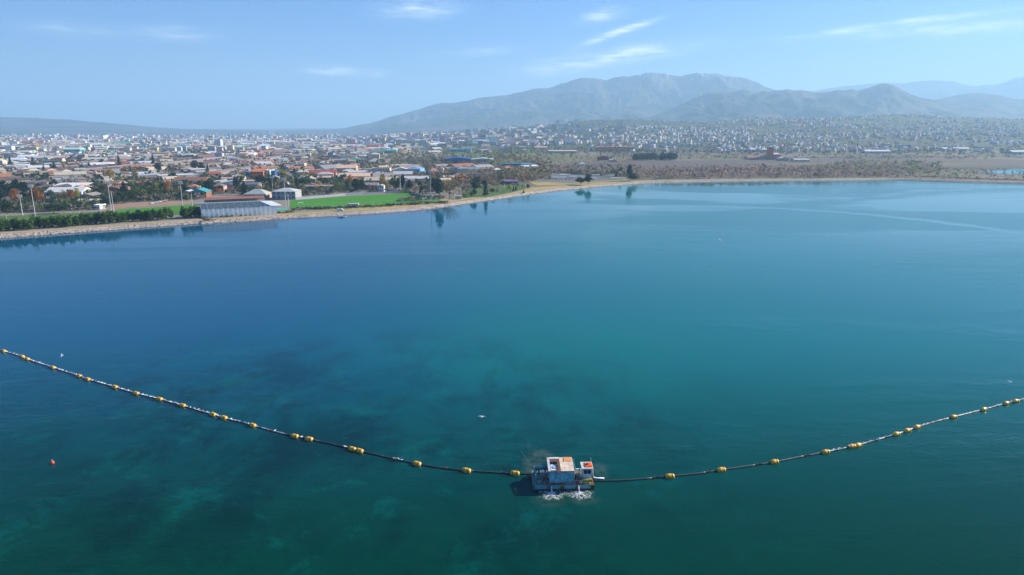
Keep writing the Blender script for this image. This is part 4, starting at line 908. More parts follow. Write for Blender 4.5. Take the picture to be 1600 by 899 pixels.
 ('warehouse', 'warehouse', 545, 570, 247, 3, 30, 'gable', 'teal', 'silver', 'row of low pale teal halls', .0, 1, 1, 2, 0),
]
for h_ in H:
    (nm, cat, x0, x1, yb, hp, dm, rf, cw, cr, lb, rot, det, fl, rh_, bays) = h_
    bpx(nm, cat, x0, x1, yb, hp, dm, rf, cw, cr, lb, rot, det, fl, rh_, bays)
# white zigzag sign on the blue hall
p = at(818, 264, Z); q = MB(); k = F / (CP * p.y); 
zz = [(0, 6.5), (1.5, 2), (3.2, 6), (5, 2), (6.6, 6.5), (8.2, 2), (9.8, 6.5)]
for i in range(6): q.tube([(zz[i][0], 0, zz[i][1]), (zz[i + 1][0], 0, zz[i + 1][1])], .55, (.75, .78, .8), 4)
tag(q.build('sign', M_CLEAN, None, loc=(p.x - 2, p.y - .9, Z - .3)), 'white zigzag sign on the front of the blue hall', 'sign')

# brown roofed workshop rows of the small industry estate
def rows(px0, px1, y_near, y_far, n, label):
    """n long workshops side by side, running away from the lake, one object each"""
    for i in range(n):
        f0 = px0 + (px1 - px0) * i / n; f1 = px0 + (px1 - px0) * (i + .8) / n
        a = at((f0 + f1) / 2, y_near, Z); b_ = at((f0 + f1) / 2 + (px0 - 400) * .0, y_far, Z)
        wd = (at(f1, y_near, Z) - at(f0, y_near, Z)).length; ln = (b_.y - a.y) * .97
        building('workshop_row', 'workshop', a.x, a.y + ln / 2, wd, ln, 5.0, -.0, 'gable', 'taupe', rnd.choice(['taupe', 'brown', 'taupe']), label, 'brown workshop rows', 1, rh=2.0)
rows(112, 152, 272, 258, 3, 'long brown roofed workshop row at the left of the estate')
rows(190, 222, 266, 249, 3, 'long brown roofed workshop row in the middle of the estate')
rows(265, 296, 268, 246, 2, 'long brown roofed workshop row at the right of the estate')
rows(75, 108, 262, 252, 2, 'long brown roofed workshop row at the back left of the estate')
rows(160, 180, 252, 243, 2, 'long brown roofed workshop row at the back of the estate')
rows(318, 350, 276, 262, 2, 'long grey brown workshop row right of the dark tree row')

# ---- masts, goal posts, fences
def mast(px, yb, yt, label, head=True, two=False, grey=False):
    p = at(px, yb, Z); k = F / (CP * p.y + SP * (CAMH - Z)); h = (yb - yt) / k / CP; c = (.50, .54, .56) if grey else (.72, .72, .70)
    r = empty('floodlight_mast', p)
    q = MB(); q.tube([(0, 0, 0), (0, 0, h)], [.28, .16], c, 8); q.build('pole', M_CLEAN, r)
    q = MB(); q.tube([(0, 0, 0), (0, 0, .5)], .8, (.4, .4, .4), 8); q.build('footing', M_BLD, r)
    if head:
        q = MB(); q.box(-2.2, 2.2, -.25, -.05, h - .4, h - .1, c); q.box(-2.2, 2.2, -.25, -.05, h + .9, h + 1.1, c); q.tube([(0, -.1, h - .4), (0, -.1, h + 1.2)], .12, c, 5); q.build('cross_beam', M_CLEAN, r)
        for i in range(4):
            for z_ in (.05, 1.2):
                q = MB(); q.box(-.38, .38, -.45, 0, 0, .62, (.6, .62, .64)); q.build('lamp', M_CLEAN, r, loc=(-1.7 + i * 1.13, -.25, h + z_))
    take(p.x, p.y, 3)
    tag(r, label, 'floodlight')
mast(35.5, 337, 309, 'white floodlight mast in front of the brown orange tree'); mast(55, 337, 294, 'tall pale mast with a head of lamps before the rusty orange tree')
mast(174.5, 334, 289, 'tall mast left of the clay ground'); mast(178, 333, 300, 'second thinner mast close to the tall one by the clay ground', head=False)
mast(285.5, 323, 288, 'mast between clay ground and turquoise roof'); mast(300.5, 321, 302, 'shorter mast left of the sports hall', head=False)
mast(447, 329, 283, 'tall white mast at the left corner of the football pitch'); mast(451.5, 328, 303, 'thin mast beside the tall one at the pitch corner', head=False)
mast(427, 307, 279, 'faint mast behind the pale sports hall', grey=True); mast(626, 302, 262, 'tall white mast behind the far side of the football pitch', head=False)
mast(673.5, 315, 272, 'grey lattice headed mast at the right end of the football pitch', grey=True)
def goal(px, yb, label, w=7.3, rot=0):
    p = at(px, yb, Z); r = empty('football_goal', p, rot); c = (.8, .8, .8)
    for s in (-w / 2, w / 2): q = MB(); q.tube([(s, 0, 0), (s, 0, 2.5)], .1, c, 6); q.build('post', M_CLEAN, r)
    q = MB(); q.tube([(-w / 2 - .1, 0, 2.5), (w / 2 + .1, 0, 2.5)], .1, c, 6); q.build('crossbar', M_CLEAN, r)
    q = MB()
    for i in range(9): s = -w / 2 + w * i / 8; q.tube([(s, 0, 2.45), (s, 1.6, 0)], .02, (.6, .6, .6), 3, False)
    q.build('net', M_CLEAN, r); tag(r, label, 'goal')
goal(3, 342, 'white football goal at the left edge behind the cypresses'); goal(118, 335, 'white goal behind the middle of the cypress row'); goal(664, 313.5, 'goal at the right end of the football pitch', rot=1.2); goal(470, 321, 'goal at the left end of the football pitch', rot=1.3)
def fence(pts, h, step, label, board=None, name='fence', thin=.06, slat_c=(.5, .52, .5)):
    ps = [at(a, b, Z) for a, b in pts]; r = empty(name, ps[0]); o0 = ps[0]
    tot_ = 0; q = MB()
    for i in range(len(ps) - 1):
        a, b_ = ps[i] - o0, ps[i + 1] - o0; L = (b_ - a).length; n = max(1, int(L / step)); d = (b_ - a) / L
        for j in range(n):
            c = a + d * (L * j / n); k_ = MB(); k_.tube([(0, 0, 0), (0, 0, h)], thin, (.62, .64, .62), 5); k_.build('post', M_CLEAN, r, loc=c)
        if board: nn = Vector((-d.y, d.x, 0)) * .08; vs_ = [a - nn, b_ - nn, b_ + nn, a + nn]; q.add([v_ + Vector((0, 0, .05)) for v_ in vs_] + [v_ + Vector((0, 0, board)) for v_ in vs_], [(0, 3, 2, 1), (4, 5, 6, 7), (0, 1, 5, 4), (1, 2, 6, 5), (2, 3, 7, 6), (3, 0, 4, 7)], slat_c)
        for zz_ in (h * .5, h): q.tube([a + Vector((0, 0, zz_)), b_ + Vector((0, 0, zz_))], .04, (.5, .52, .5), 3, False)
    q.build('rail' if not board else 'panel', M_CLEAN, r); tag(r, label, 'fence')
fence([(455, 328.2), (560, 324.2), (640, 319.6), (690, 316.2)], 4.6, 6.5, 'high wire fence along the near side of the football pitch', .9, slat_c=(.13, .13, .15))
fence([(462, 312.6), (540, 306.0), (566, 304.6)], 2.4, 8, 'grey wall fence behind the left half of the pitch', 2.3, slat_c=(.42, .44, .48))
fence([(567, 304.4), (610, 302.5), (640, 301.4), (672, 312.0)], 2.2, 8, 'pale wall fence behind the right half of the pitch', 2.1, slat_c=(.52, .50, .50))
fence([(0, 336), (90, 333), (160, 329)], 3.5, 7, 'thin wire fence behind the cypress row')
# cabin, van, shore boat
def van(px, py, label, c, rot, L=5.4, h=2.3):
    p = at(px, py, Z + .15); r = empty('parked_van', p, rot)
    q = MB(); q.add([(-L / 2, -1, .4), (L / 2, -1, .4), (L / 2, 1, .4), (-L / 2, 1, .4), (-L / 2, -1, h), (L / 2 - 1.4, -1, h), (L / 2 - 1.4, 1, h), (-L / 2, 1, h), (L / 2, -1, 1.1), (L / 2, 1, 1.1), (L / 2 - .7, -1, 1.2), (L / 2 - .7, 1, 1.2)],
                 [(0, 3, 2, 1), (0, 1, 8, 10, 5, 4), (3, 7, 6, 11, 9, 2), (4, 5, 6, 7), (5, 10, 11, 6), (10, 8, 9, 11), (1, 2, 9, 8), (0, 4, 7, 3)], c); q.build('body', M_CLEAN, r)
    for sx in (-L / 2 + 1, L / 2 - 1):
        for sy in (-1, .8): w = MB(); w.tube([(0, 0, 0), (0, .2, 0)], .36, (.03, .03, .03), 10); w.build('wheel', M_BLD, r, loc=(sx, sy, .36))
    q = MB(); q.box(L / 2 - 2.6, L / 2 - 1.5, -1.03, 1.03, 1.35, 2.0, (.05, .06, .07)); q.build('side_window', M_GLS, r)
    tag(r, label, 'van')
van(532, 330, 'white van parked on the bank below the pitch', (.8, .8, .8), .1)
def cabin(px, py, label, w, d, h, c, rc):
    p = at(px, py, Z + .1); r = empty('cabin', p, .08); q = MB(); q.box(-w / 2, w / 2, -d / 2, d / 2, 0, h, c); q.build('wall', M_BLD, r)
    q = MB(); q.box(-w / 2 - .3, w / 2 + .3, -d / 2 - .3, d / 2 + .3, h + .01, h + .25, rc); q.build('roof', M_CLEAN, r)
    q = MB(); q.box(-.5, .5, -d / 2 - .05, -d / 2 + .02, 0, 2, (.2, .22, .25)); q.build('door', M_CLEAN, r); tag(r, label, 'cabin')
cabin(553, 323.5, 'white flat roofed cabin at the near side of the pitch', 8.5, 3.5, 2.8, (.7, .7, .7), (.75, .75, .75))
cabin(716, 311, 'cream kiosk beside the straw yellow tree', 7, 5, 3.2, (.6, .55, .42), (.66, .60, .46))
cabin(1026, 281, 'small cream hut on the shore before the bare wood', 4, 4, 4.5, (.6, .55, .45), (.5, .42, .32))
def boat(p, L, label, c, rot, name='boat', cab=True):
    r = empty(name, p, rot); q = MB(); B = L * .16
    st = [(-L / 2, B * .8, .55), (-L / 4, B, .5), (L / 6, B * .95, .55), (L * .38, B * .5, .7), (L / 2, .02, .85)]
    vs = []
    for (x_, b_, s_) in st: vs += [(x_, -b_, s_), (x_, -b_ * .6, -.15), (x_, b_ * .6, -.15), (x_, b_, s_)]
    fs = [(i * 4 + j, i * 4 + j + 1, i * 4 + j + 5, i * 4 + j + 4) for i in range(4) for j in range(3)] + [(0, 3, 2, 1)]
    q.add([(a, b_, c_) for a, b_, c_ in vs], fs, c); q.build('hull', M_CLEAN, r)
    q = MB(); q.add([(x_, -b_ * .95, s_ - .08) for x_, b_, s_ in st] + [(x_, b_ * .95, s_ - .08) for x_, b_, s_ in st], [(i, i + 1, i + 6, i + 5) for i in range(4)], (.6, .6, .58)); q.build('deck', M_CLEAN, r)
    if cab: q = MB(); q.box(-L * .2, L * .12, -B * .6, B * .6, .45, 1.5, c); q.build('cabin', M_CLEAN, r)
    tag(r, label, 'boat')
boat(at(535, 339.5, 0), 6.5, 'small white boat floating just off the bank', (.78, .78, .78), .3)
# thin paired posts by the path
for (a, b_, t, lb) in ((704.5, 320.5, 303, 'left of two thin white poles by the shore path'), (710.5, 320, 304.5, 'right of two thin white poles by the shore path'), (788, 300, 287, 'thin pole standing on the lawn edge'), (822, 300, 288, 'thin pole near the grassy point')):
    p = at(a, b_, Z); k = F / (CP * p.y); h = (b_ - t) / k / CP; r = empty('lamp_post', p)
    q = MB(); q.tube([(0, 0, 0), (0, 0, h)], .2, (.72, .70, .62), 6); q.build('pole', M_CLEAN, r); q = MB(); q.box(-.2, 1.2, -.15, .15, h, h + .2, (.7, .7, .7)); q.build('lamp_head', M_CLEAN, r); tag(r, lb, 'lamp post')
# parked cars
def car_mesh(c):
    q = MB(); L, w = 2.2, .9
    q.box(-L, L, -w, w, .35, .85, c); q.add([(-1.5, -.85, .85), (1.2, -.85, .85), (1.2, .85, .85), (-1.5, .85, .85), (-1.0, -.7, 1.45), (.6, -.7, 1.45), (.6, .7, 1.45), (-1.0, .7, 1.45)], [(4, 5, 6, 7), (0, 1, 5, 4), (1, 2, 6, 5), (2, 3, 7, 6), (3, 0, 4, 7)], [c, (.05, .06, .07), (.05, .06, .07), (.05, .06, .07), (.05, .06, .07)])
    for sx in (-1.4, 1.4):
        for sy in (-.92, .76): q.tube([(sx, sy, .34), (sx, sy + .16, .34)], .34, (.02, .02, .02), 8)
    o = q.build('parked_car', M_CLEAN); me = o.data; bpy.data.objects.remove(o); return me
CARS = {n_: car_mesh(c) for n_, c in (('white', (.75, .75, .75)), ('silver', (.45, .47, .5)), ('dark', (.05, .06, .08)), ('red', (.45, .05, .04)), ('blue', (.05, .12, .35)))}
def cars(n, x0, y0, x1, y1, where, rot):
    for i in range(n):
        t = (i + .5) / n; p = at(x0 + (x1 - x0) * t, y0 + (y1 - y0) * t, Z + .3); c = rnd.choice(['white', 'white', 'silver', 'silver', 'dark', 'red', 'blue'])
        o = put('parked_car', CARS[c], None, p, rot + rnd.uniform(-.06, .06)); later(o, f'{c} car parked {where}', 'car', 'parked cars')
cars(14, 642, 305, 672, 307, 'behind the right corner of the pitch', 1.5); cars(16, 832, 276, 900, 276.5, 'in the back row of the grey car park', 1.5); cars(15, 850, 280, 930, 282, 'in the front row of the grey car park', 1.5)
cars(9, 236, 319, 262, 314, 'beside the clay ground', 1.2); cars(8, 610, 299, 624, 299, 'behind the pitch wall', 1.5)
# pale canopies left of the wide dark tree
for i, (a, b_, w_) in enumerate([(953, 277, 12), (945, 275, 9), (895, 279, 10), (880, 276, 9)]):
    p = at(a, b_, Z); r = empty('shelter', p, .02); q = MB(); q.box(-w_ / 2 * 1.1, w_ / 2 * 1.1, -3, 3, 2.8, 3.1, (.7, .7, .66)); q.build('roof', M_CLEAN, r)
    for u in (-w_ * .45, w_ * .45):
        q = MB(); q.tube([(u, 0, 0), (u, 0, 2.8)], .12, (.5, .5, .5), 5); q.build('post', M_CLEAN, r)
    tag(r, ['pale open shelter just left of the wide dark tree', 'small shelter behind the pale open one', 'pale shelter in the middle of the grey car park', 'white shelter at the left of the grey car park'][i], 'shelter')
for i in range(9):
    a, b_ = 838 + i * 15.5 + (i % 3) * 2, 274.5 + (i % 3) * 2.3 + i * .25; p = at(a, b_, Z); w_ = 13 + (i % 3) * 4; r = empty('shelter', p, .05); q = MB(); q.box(-w_ / 2, w_ / 2, -2.6, 2.6, 2.6, 2.9, [(.72, .74, .70), (.30, .48, .38), (.62, .66, .66)][i % 3]); q.build('roof', M_CLEAN, r)
    for u in (-w_ * .45, w_ * .45): q = MB(); q.tube([(u, 0, 0), (u, 0, 2.6)], .12, (.5, .5, .5), 5); q.build('post', M_CLEAN, r)
    later(r, f"long {['white', 'green', 'grey'][i % 3]} parking shelter in the grey car park", 'shelter', 'parking shelters')
# dyke
r = MB(); 
for (pts, nm, lb, zt) in (([(1415, 277), (1470, 279), (1530, 282), (1580, 283.6), (1660, 287)], 'breakwater', 'low dark stone breakwater reaching in from the right edge', 1.3),):
    q = MB(); ps = [at(a, b_, 0) for a, b_ in pts]
    vs = []
    for p in ps: vs += [(p.x, p.y - 8, -.6), (p.x, p.y - 2.5, zt + 1.6), (p.x, p.y + 2.5, zt + 1.6), (p.x, p.y + 8, -.6)]
    q.add(vs, [(i * 4 + j, i * 4 + j + 4, i * 4 + j + 5, i * 4 + j + 1)[::-1] for i in range(len(ps) - 1) for j in range(3)], (.15, .15, .16)); tag(q.build(nm, M_ROCK), lb, 'breakwater')

# ------------------------------------------------------------------ the town, filled in
PHR = [(110, 'at the left end of town'), (230, 'behind the clay ground'), (330, 'behind the turquoise roof'), (440, 'behind the sports hall'), (560, 'left behind the pitch'), (690, 'right behind the pitch'), (850, 'by the blue factories'),
       (1010, 'near the orange factory'), (1180, 'left of the orange tower'), (1300, 'right of the orange tower'), (1430, 'below the cone peak'), (9999, 'at the right end')]
def where(px): return [b_ for a, b_ in PHR if px < a][0]
def band_word(r_): return 'near' if r_ < 850 else 'middle' if r_ < 1250 else 'distant' if r_ < 2000 else 'far' if r_ < 3000 else 'farthest'
NOGO = [  # picture areas kept for fields, the car park, the park and so on
    lambda x, y: y > float(np.interp(x, [0, 160, 320, 470, 560, 690, 730, 840, 900, 1000, 1700], [312, 309, 303, 297, 296, 292, 284, 264, 262, 255, 250])),
    lambda x, y: x > 590 and 241 < y < 262 and x < 700, lambda x, y: x > 690 and 238 < y < 264, lambda x, y: x > 850 and y > 240, lambda x, y: 640 < x < 860 and 230 < y < 243 and (int(x / 9) % 3) , lambda x, y: x > 1050 and y > 238]
g = random.Random(99); cand = []
rot0 = R(9)
def town_cell(x, y, cell):
    px, py = pxof(x, y, Z)
    if not (-60 < px < 1660): return
    if any(f_(px, py) for f_ in NOGO): return
    if px > 860 and y > FR0 - 100: return
    cand.append((x, y, px, py))
y = 640.0
while y < 5200:
    cell = 30 + (y - 640) * .012
    x = -y * .80
    while x < y * .80:
        town_cell(x + g.uniform(-.25, .25) * cell, y + g.uniform(-.25, .25) * cell * 1.2, cell); x += cell * g.uniform(.95, 1.4)
    y += cell * 1.05
print('town cells', len(cand))
BW = [('white', 3.5), ('cream', 5), ('lgrey', 2.5), ('peach', 3), ('pink', 2), ('grey', 1), ('yellow', .6), ('taupe', 2.5), ('sky', .3), ('mint', .25)]
BR = [('taupe', 4.5), ('terra', 1.7), ('brown', 2.5), ('lgrey', 2.5), ('grey', 2), ('rust', 2), ('white', 3), ('cream', 3.5), ('peach', 1.5), ('silver', 2.5), ('sky', .5), ('red', .7), ('slate', 1.2), ('teal', .25), ('green', .25)]
def pick(L): return g.choices([a for a, _ in L], [b_ for _, b_ in L])[0]
cnt = {'warehouse': 74, 'house': 20, 'apartment_block': 12}; rest = MB(); LIM = {'warehouse': 292, 'house': 292, 'apartment_block': 285}
TREE_SPOTS = []
cand.sort(key=lambda c: c[1])
for (x, y, px, py) in cand:
    if g.random() < (.34 if y < 900 else .2): TREE_SPOTS.append((x, y)); continue
    u = g.random(); ind = float(vnoise(np.array([x / 420.0 + 31]), np.array([y / 420.0]), 3)[0])
    if y < 1150: kd = 'warehouse' if u < .40 else 'apartment_block' if u < .46 else 'house'
    else: kd = 'warehouse' if u < (.38 + .45 * ind) else 'apartment_block' if u < (.46 + .45 * ind if y < 2000 else .75 + .2 * ind) else 'house'
    cw, cr = pick(BW), pick(BR); rot = rot0 + (R(30) if vnoise(np.array([x / 300.0]), np.array([y / 300.0]), 12)[0] > .5 else 0) + g.uniform(-.06, .06)
    if kd == 'warehouse': w, d, h = g.uniform(20, 46), g.uniform(16, 34), g.uniform(4, 7); rf = g.choices(['gable', 'flat', 'barrel', 'saw', 'shed'], [5, 2, 1, 1.2, 1])[0]; fl = 1; word = 'hall'
    elif kd == 'house': w, d, h = g.uniform(11, 18), g.uniform(10, 14), g.uniform(4.5, 7); rf = g.choice(['hip', 'gable', 'hip']); fl = 2; word = 'house'; cr = g.choice(['terra', 'rust', 'brown', 'taupe', 'cream', 'peach', 'lgrey'])
    else: w, d, h = g.uniform(13, 22), g.uniform(12, 18), g.uniform(8, 12.5) if y < 2000 else g.uniform(9, 17); rf = g.choice(['flat', 'hip', 'flat']); fl = int(h / 3); word = 'flats'; cr = g.choice(['terra', 'rust', 'lgrey', 'grey', 'cream', 'white'])
    if y > 2600 and kd == 'warehouse': w *= 1.6
    if y > 3000 and kd == 'apartment_block': h *= 1.15
    rr_ = (w + d) * .25
    if not free(x, y, rr_ * .78):
        if y < 1500: TREE_SPOTS.append((x, y))
        continue
    if cnt[kd] < LIM[kd]:
        cnt[kd] += 1
        det = 2 if y < 830 else (1 if y < 1150 else 0)
        lab = f"{band_word(y)} {CN[cw]} {word}, {CN[cr]} {rf if rf in ('flat', 'hip', 'barrel') else 'ridged' if rf == 'gable' else 'toothed' if rf == 'saw' else 'sloping'} roof, {where(px)}"
        building(kd, {'warehouse': 'warehouse', 'house': 'house', 'apartment_block': 'apartment block'}[kd], x, y, w, d, h, rot, rf, cw, cr, lab, {'warehouse': 'halls and sheds of the town', 'house': 'houses of the town', 'apartment_block': 'blocks of flats in the town'}[kd], det, fl if (kd != 'warehouse' and y < 1700) or det == 2 else 0, lx=px)
    else:
        M_ = Matrix.Translation((x, y, gz(x, y))) @ Matrix.Rotation(rot, 4, 'Z'); t_ = MB(); cwv, crv = [tuple(q * g.uniform(.85, 1.1) for q in C[z_]) for z_ in (cw, cr)]
        t_.box(-w / 2, w / 2, -d / 2, d / 2, -1, h, cwv); roof_geo(t_, 'gable' if rf == 'barrel' else rf, w, d, h, crv)
        rest.add([tuple(M_ @ Vector(v_)) for v_ in t_.v], t_.f, t_.c); take(x, y, rr_ * .6) if y < 2500 else None
# the last band before the hills: blocks standing in haze
for i in range(1500):
    y = 4600 + 5200 * g.random() ** 1.3; px = g.uniform(-60, 900) if g.random() < .85 else g.uniform(700, 960)
    if px > 560 and y > 4600 and g.random() < .7: y = g.uniform(2600, 4400)
    x = (px - 800) / F * y * 1.03
    if px > 700 and y > FR0 and g.random() < .5: continue
    w, d = g.uniform(16, 60), g.uniform(14, 30); h = g.choice([8, 9, 12, 16, 20, 26]) * g.uniform(.8, 1.1) * (1.0 if w < 34 else .5); c = C[pick(BW)]; c2 = C[pick(BR)]
    z_ = gz(x, y); M_ = Matrix.Translation((x, y, z_)) @ Matrix.Rotation(g.uniform(-.2, .4), 4, 'Z'); t_ = MB(); t_.box(-w / 2, w / 2, -d / 2, d / 2, -1, h, c); t_.box(-w / 2 - .3, w / 2 + .3, -d / 2 - .3, d / 2 + .3, h + .02, h + .8, c2)
    rest.add([tuple(M_ @ Vector(v_)) for v_ in t_.v], t_.f, t_.c)
print('town', cnt, 'rest faces', len(rest.f))
# hillside town
hc = []
for i in range(3600):
    px = g.uniform(870, 1640) if g.random() < .9 else g.uniform(800, 900)
    y = 2080 + 2500 * g.random() ** .85
    x = (px - 800) / F / (CP - SP * (HORIZON - 449.5) / F) * y; zz_ = gz(x, y)
    qx, qy = pxof(x, y, zz_)
    dens = .5 * float(vnoise(np.array([x / 330.0]), np.array([y / 330.0]), 8)[0]) + .5 * float(vnoise(np.array([x / 110.0]), np.array([y / 150.0]), 9)[0]); lim_ = np.interp(qx, [800, 900, 1000, 1300, 1450, 1560, 1640], [.35, .42, .58, .66, .60, .48, .3]) * np.interp(y, [2080, 3000, 3900, 4600], [1, 1, .85, .6])
    if dens > lim_: continue
    hc.append((x, y, zz_, qx))
    if len(hc) > 1900: break
hc.sort(key=lambda c: c[1]); nh = 0; HG = {}
for (x, y, zz_, qx) in hc:
    key = (int(x // 15), int(y // 17))
    if key in HG: continue
    HG[key] = 1
    w, d, h = g.uniform(8, 13), g.uniform(8, 12), g.uniform(6, 12); cw = g.choices(['white', 'cream', 'lgrey', 'peach', 'pink', 'taupe'], [5, 3, 2.5, 1.2, .9, 1.4])[0]; cr = g.choices(['terra', 'rust', 'taupe', 'white', 'cream'], [2.2, 1.2, 2, 1.8, 1.8])[0]; rf = g.choice(['hip', 'flat', 'hip'])
    rot = g.uniform(.3, 1.15)
    if nh < 294:
        nh += 1; lab = f"{'lower' if y < 2350 else 'middle' if y < 2600 else 'upper'} {CN[cw]} hillside house, {CN[cr]} {rf} roof, {where(qx)}"
        b = MB(); cwv = tuple(q * g.uniform(.9, 1.1) for q in C[cw]); b.box(-w / 2, w / 2, -d / 2, d / 2, -3, h, cwv); roof_geo(b, rf, w, d, h, C[cr])
        for f_ in range(int(h / 3)):
            for i in range(3): a = -w / 2 + (i + .5) * w / 3; b.box(a - .7, a + .7, -d / 2 - .06, -d / 2 + .1, f_ * 3 + 1, f_ * 3 + 2.3, (.07, .08, .1))
        o = b.build('hillside_house', M_BLD, None, loc=(x, y, zz_), rz=rot); later(o, lab, 'house', 'houses of the hillside town', qx)
    else:
        t_ = MB(); cwv = tuple(q * g.uniform(.85, 1.1) for q in C[cw]); t_.box(-w / 2, w / 2, -d / 2, d / 2, -3, h, cwv); roof_geo(t_, rf, w, d, h, C[cr]); M_ = Matrix.Translation((x, y, zz_)) @ Matrix.Rotation(rot, 4, 'Z')
        rest.add([tuple(M_ @ Vector(v_)) for v_ in t_.v], t_.f, t_.c)
tag(rest.build('distant_buildings', M_BLD), 'mass of small far buildings fading into the haze', kind='stuff')

# ---- trees of the town: the larger ones one by one, the rest as masses
g2 = random.Random(41); extra = []
for (x, y) in TREE_SPOTS: extra.append((x, y))
for i in range(4600):        # strip behind the shore grounds
    px = g2.uniform(-20, 850); yy = g2.uniform(238, 312)
    top = float(np.interp(px, [0, 160, 320, 470, 560, 690, 730, 850], [318, 318, 306, 306, 298, 296, 300, 282]))
    if yy > top: continue
    if g2.random() > (1.0 if yy > top - 22 else .30): continue
    p = at(px, yy, Z); extra.append((p.x, p.y))
extra.sort(key=lambda t: t[1]); nt = {}
mass = {'v': [], 'f': [], 'c': []}
def clump(x, y, z, h, w, cols, n, gg):
    o = len(mass['v'])
    for i in range(n):
        a = gg.uniform(0, 6.28); rr_ = w / 2 * math.sqrt(gg.random()); zz_ = z + h * (.25 + .7 * gg.random()); sh_ = math.sin(min(1, (zz_ - z) / h) * 2.9) ; cx_, cy_ = x + math.cos(a) * rr_ * (.4 + .6 * sh_), y + math.sin(a) * rr_ * (.4 + .6 * sh_)
        s = w * gg.uniform(.13, .24); t = gg.uniform(0, 3.14); u = (math.cos(t) * s, math.sin(t) * s * .6, gg.uniform(-.6, .6) * s); v_ = (-math.sin(t) * s * gg.uniform(-.6, .6), math.cos(t) * s * .5, s * gg.uniform(.5, 1.0))
        mass['v'] += [(cx_ + u[0], cy_ + u[1], zz_ + u[2]), (cx_ + v_[0], cy_ + v_[1], zz_ + v_[2]), (cx_ - u[0], cy_ - u[1], zz_ - u[2]), (cx_ - v_[0], cy_ - v_[1], zz_ - v_[2])]
        k_ = o + 4 * i; mass['f'].append((k_, k_ + 1, k_ + 2, k_ + 3)); c = gg.choice(cols); f_ = gg.uniform(.75, 1.2); mass['c'].append([q * f_ for q in c])
ntot = 0
for (x, y) in extra:
    px, py = pxof(x, y, Z)
    if not (-30 < px < 1640): continue
    if not free(x, y, 2.0 if y < 900 else 1.0): continue
    key = g2.choices(['green', 'olive', 'dark', 'conifer', 'orange', 'yellow', 'bare', 'tan', 'poplar'], [4.5, 4, 3, 1.2, .4, .4, 2.5, 1.5, .5] if px < 560 else [1.2, 1.5, 1.5, .5, .8, .3, 6, 2, .6])[0]
    h = g2.uniform(5, 10); w = h * g2.uniform(.8, 1.15) if key not in ('conifer', 'poplar') else h * .42
    if ntot < 420 and y < 1150 and nt.get(TREES[key][0], 0) < 110:
        ntot += 1; nt[TREES[key][0]] = nt.get(TREES[key][0], 0) + 1
        tree(key, x, y, h, w, f"{LOOK[key]} among the {'nearer' if y < 760 else 'middle' if y < 900 else 'farther'} buildings {where(px)}".replace(' the nearer buildings', ' near buildings').replace(' the middle buildings', ' middle buildings').replace(' the farther buildings', ' farther buildings'), 'trees scattered through the town', parts=y < 720)
        take(x, y, w * .35)
    else:
        cols = {'green': GREEN, 'olive': OLIVE, 'dark': DARK, 'conifer': DARK, 'orange': ORANGE, 'yellow': YELLOW, 'bare': BARE, 'tan': TAN, 'poplar': BARE}[key]
        clump(x, y, Z, h, w * 1.1, cols, 16, g2)
def save_mass(name, label):
    tag(np_mesh(name, mass['v'], mass['f'], M_LEAF, np.array(mass['c'])), label, kind='stuff')
    mass.update(v=[], f=[], c=[])
for i in range(5200):      # far town greenery
    y = 1150 + 3600 * g2.random() ** 1.4; px = g2.uniform(-40, 860); x = (px - 800) / F * y * 1.03
    if not free(x, y, .5) and g2.random() < .8: continue
    clump(x, y, gz(x, y), g2.uniform(6, 11), g2.uniform(7, 13), g2.choice([GREEN, DARK, BARE, BARE, OLIVE, TAN]), 7, g2)
save_mass('town_greenery', 'scattered small trees and bushes between the far buildings')
# orchards and thickets in the middle (reddish brown) and the bare wood along the right shore
g3 = random.Random(77)
def fill(n, poly_x, y_top, y_bot, cols, hh, dens=12, wmul=1.0):
    for i in range(n):
        px = g3.uniform(*poly_x); a = np.interp(px, *y_top); b_ = np.interp(px, *y_bot); t = g3.random(); py = a + (b_ - a) * t
        p = at(px, float(py), Z)
        if not free(p.x, p.y, 1.0): continue
        h = g3.uniform(*hh); clump(p.x, p.y, gz(p.x, p.y), h, h * g3.uniform(.7, 1.1) * wmul, g3.choice(cols), dens, g3)
RB = [(.27, .20, .15), (.23, .17, .135), (.29, .22, .17)]
fill(1500, (600, 860), ([600, 700, 860], [262, 263, 264]), ([600, 700, 860], [276, 276, 274]), [RB, BARE, TAN, OLIVE], (4, 8), 11)
fill(500, (700, 860), ([700, 860], [274, 272]), ([700, 860], [290, 281]), [RB, BARE, OLIVE, GREEN], (3, 7), 11)
fill(500, (600, 1000), ([600, 1000], [240, 246]), ([600, 1000], [262, 256]), [RB, BARE, TAN], (3, 6), 7)
save_mass('thicket', 'reddish brown orchard and thicket beside the blue factories')
WB = [(.22, .175, .16), (.19, .16, .15), (.25, .20, .17)]
fill(1500, (990, 1400), ([990, 1060, 1300, 1400], [269, 265, 262, 262]), ([990, 1060, 1300, 1400], [280, 280, 279, 277]), [WB, WB, BARE, RB], (5, 9), 11)
fill(900, (850, 1000), ([850, 1000], [263, 262]), ([850, 1000], [270, 279]), [WB, RB, GREEN], (5, 9), 12)
fill(500, (1280, 1470), ([1280, 1340, 1470], [264, 252, 258]), ([1280, 1470], [276, 272]), [GREEN, OLIVE, WB, WB], (6, 10), 9)
save_mass('bare_wood', 'bare grey brown wood along the right shore')
fill(700, (860, 1640), ([860, 1640], [238, 239]), ([860, 1640], [250, 249]), [WB, GREEN, OLIVE, WB], (3, 6), 6, 1.8)
fill(500, (1380, 1640), ([1380, 1640], [262, 264]), ([1380, 1640], [279, 284]), [WB, OLIVE, GREEN], (1, 3), 6, 2.0)
